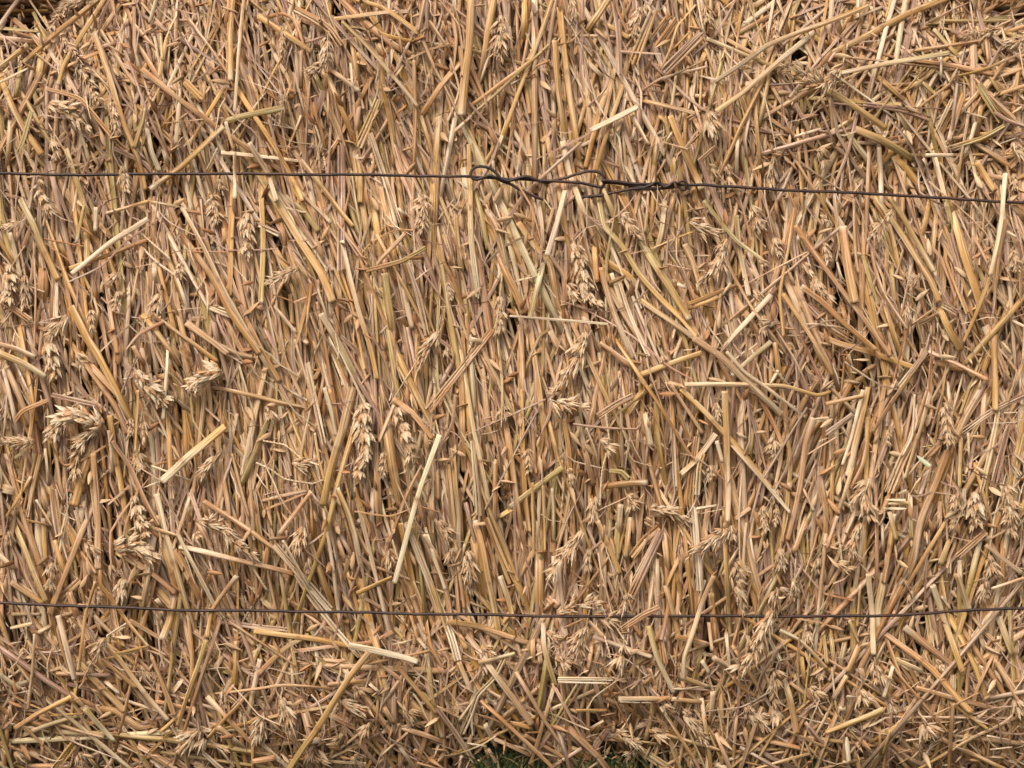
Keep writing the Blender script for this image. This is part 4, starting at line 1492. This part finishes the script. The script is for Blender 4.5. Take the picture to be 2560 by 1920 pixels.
def scatter(n, u0, u1, v0, v1, h0, h1, wid, lng, what, lo=vtop, hi=vbot, shift=0.0):
    out = []
    for _ in range(n):
        u, v = rng.uniform(u0, u1), rng.uniform(v0, v1)
        L = float(np.clip(rng.lognormal(math.log(lng), 0.5), lng * 0.35, lng * (1.3 if what == 'glume' else 3))); a = math.radians(field(u, v))
        if lng > 400: a = math.radians(float(np.clip(math.degrees(a), -32, 28)))
        if what in ('wisp', 'glume') and rng.random() < (0.35 if what == 'wisp' else 0.6): a = math.radians(rng.uniform(-180, 180))
        du, dv = -math.sin(a) * L / 2, -math.cos(a) * L / 2      # negative angles lean like a backslash
        du = -du if False else du
        pa, pb = (u + math.sin(a) * L / 2, v - math.cos(a) * L / 2), (u - math.sin(a) * L / 2, v + math.cos(a) * L / 2)
        if lo is not None and (min(pa[1], pb[1]) < lo(u) or max(pa[1], pb[1]) > hi(u)):
            if L > 120:    # shorten instead of losing the edge
                pa = (u + (pa[0] - u) * .4, v + (pa[1] - v) * .4); pb = (u + (pb[0] - u) * .4, v + (pb[1] - v) * .4)
            if min(pa[1], pb[1]) < lo(u) or max(pa[1], pb[1]) > hi(u): continue
        if h1 > -0.02 and in_void(pa, pb): continue
        h = rng.uniform(h0, h1); code = MIX[rng.integers(len(MIX))]; w = wid * rng.lognormal(0, 0.25)
        if what == 'stem':
            pts = [pa, pb]
            if rng.random() < 0.25: pts = [pa, ((pa[0] + pb[0]) / 2 + rng.normal(0, L * .05), (pa[1] + pb[1]) / 2 + rng.normal(0, L * .03)), pb]
            out.append(stem(pts, w, code, h, fine=False, tilt=0.0022, step=max(25, L / 5), bow=rng.uniform(0.001, 0.005)))
        elif what == 'leaf':
            b = rng.normal(0, L * 0.10); mid = ((pa[0] + pb[0]) / 2 + math.cos(a) * b, (pa[1] + pb[1]) / 2 + math.sin(a) * b)
            out.append(leaf([pa, mid, pb], w, 'm' if rng.random() < 0.45 else code, h, fine=False, tilt=0.003, step=max(14, L / 7), twist=rng.normal(0, 0.6)))
        elif what == 'wisp':
            p = [np.array(pa)]; ang = a; 
            for i in range(5):
                ang += rng.normal(0, 0.26); p.append(p[-1] + L / 5 * np.array([-math.sin(ang), math.cos(ang)]))
            out.append(leaf(p, w, 'm' if rng.random() < 0.6 else 'p', h, fine=False, tilt=0.0015, step=max(10, L / 12), twist=rng.normal(0, 2.5), curl=0.3))
        else:
            sc = L * S; col = PAL['p' if rng.random() < .6 else 't'] * rng.uniform(0.8, 1.02)
            V, F, K, U2 = glume(1, 0.17, 0.10, col, bend=rng.uniform(0, .2), awn=rng.uniform(0, .2), rings=5, sides=5)
            e = rng.normal(0, 0.45); R = np.array([[math.cos(a), 0, math.sin(a)], [0, 1, 0], [-math.sin(a), 0, math.cos(a)]])
            R2 = np.array([[1, 0, 0], [0, math.cos(e), -math.sin(e)], [0, math.sin(e), math.cos(e)]]); f = rng.uniform(0, 6.28)
            R3 = np.array([[math.cos(f), -math.sin(f), 0], [math.sin(f), math.cos(f), 0], [0, 0, 1]])
            out.append((V @ (R @ R2 @ R3).T * sc + P(u, v, h), F, K, U2))
    return out

IN = (-80, 2640, -150, 2110)
mass = scatter(1900, *IN, -0.032, -0.018, 13, 360, 'stem')
mass += scatter(1900, *IN, -0.018, -0.009, 12, 360, 'stem')
mass += scatter(2500, *IN, -0.009, -0.0020, 10.5, 380, 'stem')
mass += scatter(250, *IN, -0.001, 0.002, 8, 150, 'stem') + scatter(520, -80, 2640, 150, 1560, -0.0045, -0.0005, 12.5, 540, 'stem')
mass += scatter(450, 500, 1750, 180, 1560, -0.004, 0.0, 8.5, 480, 'stem')
mass += scatter(1300, -620, -80, 0, 1930, -0.022, 0.003, 13, 330, 'stem') + scatter(1300, 2640, 3180, 0, 1930, -0.022, 0.003, 13, 330, 'stem')
mass += scatter(750, *(-80, 2640, 1540, 2100), -0.005, 0.003, 12, 340, 'stem')
mass += scatter(500, *(1750, 2640, -60, 420), -0.005, 0.003, 9.5, 220, 'stem')
mass += scatter(170, 1120, 2120, 1850, 1990, -0.004, 0.008, 9.5, 210, 'stem', lo=None, hi=lambda u: 2200)
leaves = scatter(2300, *IN, -0.012, -0.001, 11, 260, 'leaf') + scatter(1300, *IN, -0.003, 0.0035, 5.5, 190, 'leaf')
wisps = scatter(1800, *IN, -0.003, 0.006, 3.0, 120, 'wisp') + scatter(650, *(-80, 2640, 1560, 2060), 0, 0.006, 3.4, 110, 'wisp')
chaff = scatter(2500, *IN, -0.008, 0.001, 1, 28, 'glume') + scatter(2600, *IN, -0.001, 0.006, 1, 33, 'glume') + scatter(800, *(-80, 2640, 1500, 2060), -0.004, 0.004, 1, 32, 'glume')
tag(link('straw_mass', make_mesh('straw_mass', mass + rest_stem, M_STRAW), bale), kind='stuff')
tag(link('leaf_mass', make_mesh('leaf_mass', leaves + rest_leaf, M_LEAF), bale), kind='stuff')
tag(link('fine_leaf_shreds', make_mesh('shreds', wisps, M_LEAF), bale), kind='stuff')
tag(link('chaff', make_mesh('chaff', chaff, M_HUSK), bale), kind='stuff')

# top side of the lower bale, and the face of the bale stacked on it
def plane_straws(n, x0, x1, y0, y1, z0, z1, horiz):
    out = []
    for _ in range(n):
        p = np.array([rng.uniform(x0, x1), rng.uniform(y0, y1), rng.uniform(z0, z1)]); L = rng.uniform(0.03, 0.12)
        if horiz: a = rng.uniform(0, math.pi); d = np.array([math.cos(a), math.sin(a), rng.normal(0, .06)])
        else: a = rng.normal(0, 0.5); d = np.array([math.sin(a), rng.normal(0, .05), math.cos(a)])
        x = np.linspace(-.5, .5, 4)[:, None]; c = p + d * L * x
        code = MIX[rng.integers(len(MIX))]
        up = (0, 0, 1) if horiz else (0, -1, 0)
        out.append(tube(c, rng.uniform(0.0011, 0.0019), tint(code, np.linspace(0, 1, 4)), sides=6, flat=0.7, hollow=True))
    return out
tops = plane_straws(1500, -0.46, 0.46, 0.05, 0.36, 0.455, 0.474, True)
tops += plane_straws(260, -0.46, 0.46, 0.04, 0.09, 0.455, 0.478, True)
tag(link('top_straws', make_mesh('top_straws', tops, M_STRAW), bale), kind='stuff')
up = plane_straws(2600, -0.46, 0.46, 0.0, 0.03, 0.535, 0.90, False) + plane_straws(800, -0.46, 0.46, 0.07, 0.16, 0.508, 0.518, True)
up += plane_straws(800, -0.46, -0.16, 0.055, 0.24, 0.494, 0.507, True) + plane_straws(800, 0.16, 0.46, 0.055, 0.24, 0.494, 0.507, True)
tag(link('straw_mass', make_mesh('upper_mass', up, M_STRAW), bale2), kind='stuff')

# ---------------------------------------------------------------- the two baling wires
def wire(paths, label):
    e = bpy.data.objects.new('baling_wire', None); C.objects.link(e)
    allp = []
    for nm, pts in paths:
        p2 = [(a, b) for a, b, c in pts]; hs = [c for a, b, c in pts]
        q, s = resample(p2, 4); key = np.concatenate([[0], np.cumsum([math.dist(a, b) for a, b in zip(p2, p2[1:])])]); key = key / key[-1] * s[-1]
        hh = np.interp(s, key, hs)
        # gentle unevenness of hand-pulled wire; the face's small bumps do not move it
        c = np.array([[(u - 1280) * S * (D - 0.0088 - z) / D, -0.0088 - z, ZC - (v - 960) * S * (D - 0.0088 - z) / D] for (u, v), z in zip(q, hh)])
        c[:, 2] += 0.00018 * np.sin(q[:, 0] * 0.021 + 1.3) + 0.00010 * np.sin(q[:, 0] * 0.083)
        allp.append((nm, tube(c, np.full(len(c), 3.7 * S), PAL['k'], sides=10, flat=1.0, hollow=False)))
    o = centre_of([p for _, p in allp]); e.location = o
    tag(e, label, 'wire', 'wires binding the bale')
    for nm, p in allp: link(nm, make_mesh(nm, [p], M_WIRE, o), e)
z1 = lambda x, y, h=0.0: (1160 + x / 6.9125, 390 + y / 6.9125, h)
z2 = lambda x, y, h=0.0: (1440 + x / 6.9125, 410 + y / 6.9125, h)
a, b = 0.0011, -0.0009
left = [(-600, 428, 0), (-200, 432, 0), (0, 434, 0), (240, 437, 0), (440, 434, 0), (640, 435, 0), (900, 437, 0), z1(0, 355), z1(300, 375, -.0004), z1(500, 383, -.0008), z1(750, 400, b), z1(1100, 402, b), z1(1500, 430, a),
        z1(1800, 445), z1(2000, 470), z2(0, 315), z2(200, 355), z2(430, 402, .0005), z2(488, 350, -.0016), z2(512, 290, -.0018), z2(500, 235, 0), z2(430, 165), z2(330, 132), z2(180, 135), z2(20, 180),
        z1(1950, 310), z1(1800, 360, .0003), z1(1600, 410, b), z1(1430, 462, b), z1(1250, 405, a), z1(1090, 352, a), z1(900, 392, a), z1(770, 432, .0015), z1(650, 400, .0016), z1(540, 290, .0008),
        z1(450, 222), z1(300, 182), z1(200, 195), z1(132, 255), z1(112, 325, .0012), z1(150, 390, .0013), z1(230, 410, .0012), z1(330, 378, .0012), z1(450, 345, .0014), z1(530, 372, .0016),
        z1(650, 432, -.001), z1(800, 482, -.0004), z1(950, 570), z1(1100, 642), z1(1250, 702), z1(1375, 748)]
right = [(3200, 520, 0), (2860, 512, 0), (2560, 506, 0), (2450, 502, 0), (2250, 488, 0), (2000, 477, 0), (1920, 472, 0), (1800, 466, 0), z2(2212, 366), z2(1950, 360), z2(1760, 360, b), z2(1600, 362, b), z2(1450, 352, b), z2(1050, 345), z2(800, 320), z2(560, 300, .001), z2(490, 285, .0016),
         z2(462, 300, .0008), z2(490, 325, -.001), z2(600, 330, -.001), z2(800, 345, -.0012), z2(1040, 388, -.0008), z2(1180, 400), z2(1290, 362, a), z2(1380, 305, a), z2(1450, 335, .0006), z2(1520, 392, a), z2(1600, 372, a), z2(1680, 315, a), z2(1755, 325, .001), z2(1830, 290, .0009),
         z2(1900, 302, .0012), z2(1916, 370, .0016), z2(1885, 438), z2(1832, 446), z2(1780, 395, -.001), z2(1600, 408, -.0014), z2(1300, 418), z2(1100, 422), z2(950, 432), z2(700, 490), z2(400, 550), z2(110, 577)]
wire([('wire_strand', left), ('wire_strand', right)], 'rusty upper baling wire, twisted in a knot with two loops right of the middle')
t3 = lambda c, x, y, h=0.0: (c * 640 + x * K0, 1440 + y * K0, h)
low = [(-600, 1490, 0), t3(0, 0, 235), t3(0, 600, 255), t3(0, 1100, 275), t3(0, 1600, 295), t3(1, 0, 300), t3(1, 700, 310), t3(1, 1300, 325), t3(1, 1700, 330), t3(1, 2212, 340), t3(2, 700, 352), t3(2, 1300, 344),
       t3(2, 2150, 348), t3(3, 900, 345), t3(3, 1400, 320), t3(3, 1700, 300), t3(3, 2212, 275), (3200, 1495, 0)]
wire([('wire_strand', low)], 'plain lower baling wire, straight and dark, without any knot')

# ---------------------------------------------------------------- ground and grass
import bmesh
bm = bmesh.new(); bmesh.ops.create_grid(bm, x_segments=40, y_segments=40, size=4)
for v in bm.verts: v.co.z = 0.004 * math.sin(v.co.x * 3) * math.sin(v.co.y * 2.3) - 0.004
me = bpy.data.meshes.new('ground'); bm.to_mesh(me); bm.free(); me.materials.append(M_GROUND)
tag(link('ground', me), kind='structure')
blades = []
for i in range(7000):
    x = rng.uniform(-0.6, 0.6); y = rng.uniform(-0.25, -0.005); H = rng.uniform(0.006, 0.016)
    if i % 6 == 0:      # longer blades left standing in the hollows under the bale's edge
        x = (rng.normal(1260, 45) if rng.random() < .55 else rng.normal(1560, 90) if rng.random() < .7 else rng.normal(2010, 40)) * S - 0.32; y = rng.uniform(0.02, 0.055); H = rng.uniform(0.012, 0.030); a = rng.uniform(0, 6.28); lean = rng.uniform(0.1, 0.9)
    t = np.linspace(0, 1, 5)[:, None]
    c = np.array([x, y, -0.004]) + np.array([math.cos(a), math.sin(a), 0]) * H * lean * t ** 2 + np.array([0, 0, 1]) * H * t * (1 - 0.3 * lean * t)
    g = srgb(58, 72, 36) * rng.uniform(0.5, 1.2) if rng.random() < 0.65 else srgb(150, 132, 84) * rng.uniform(0.6, 1)
    blades.append(ribbon(c, 0.0012 * (1.05 - t[:, 0]), g, curl=0.5, cols=3))
tag(link('grass', make_mesh('grass', blades, M_GRASS)), 'short green grass the bale stands on, showing in dark gaps under it', 'grass', kind='stuff')
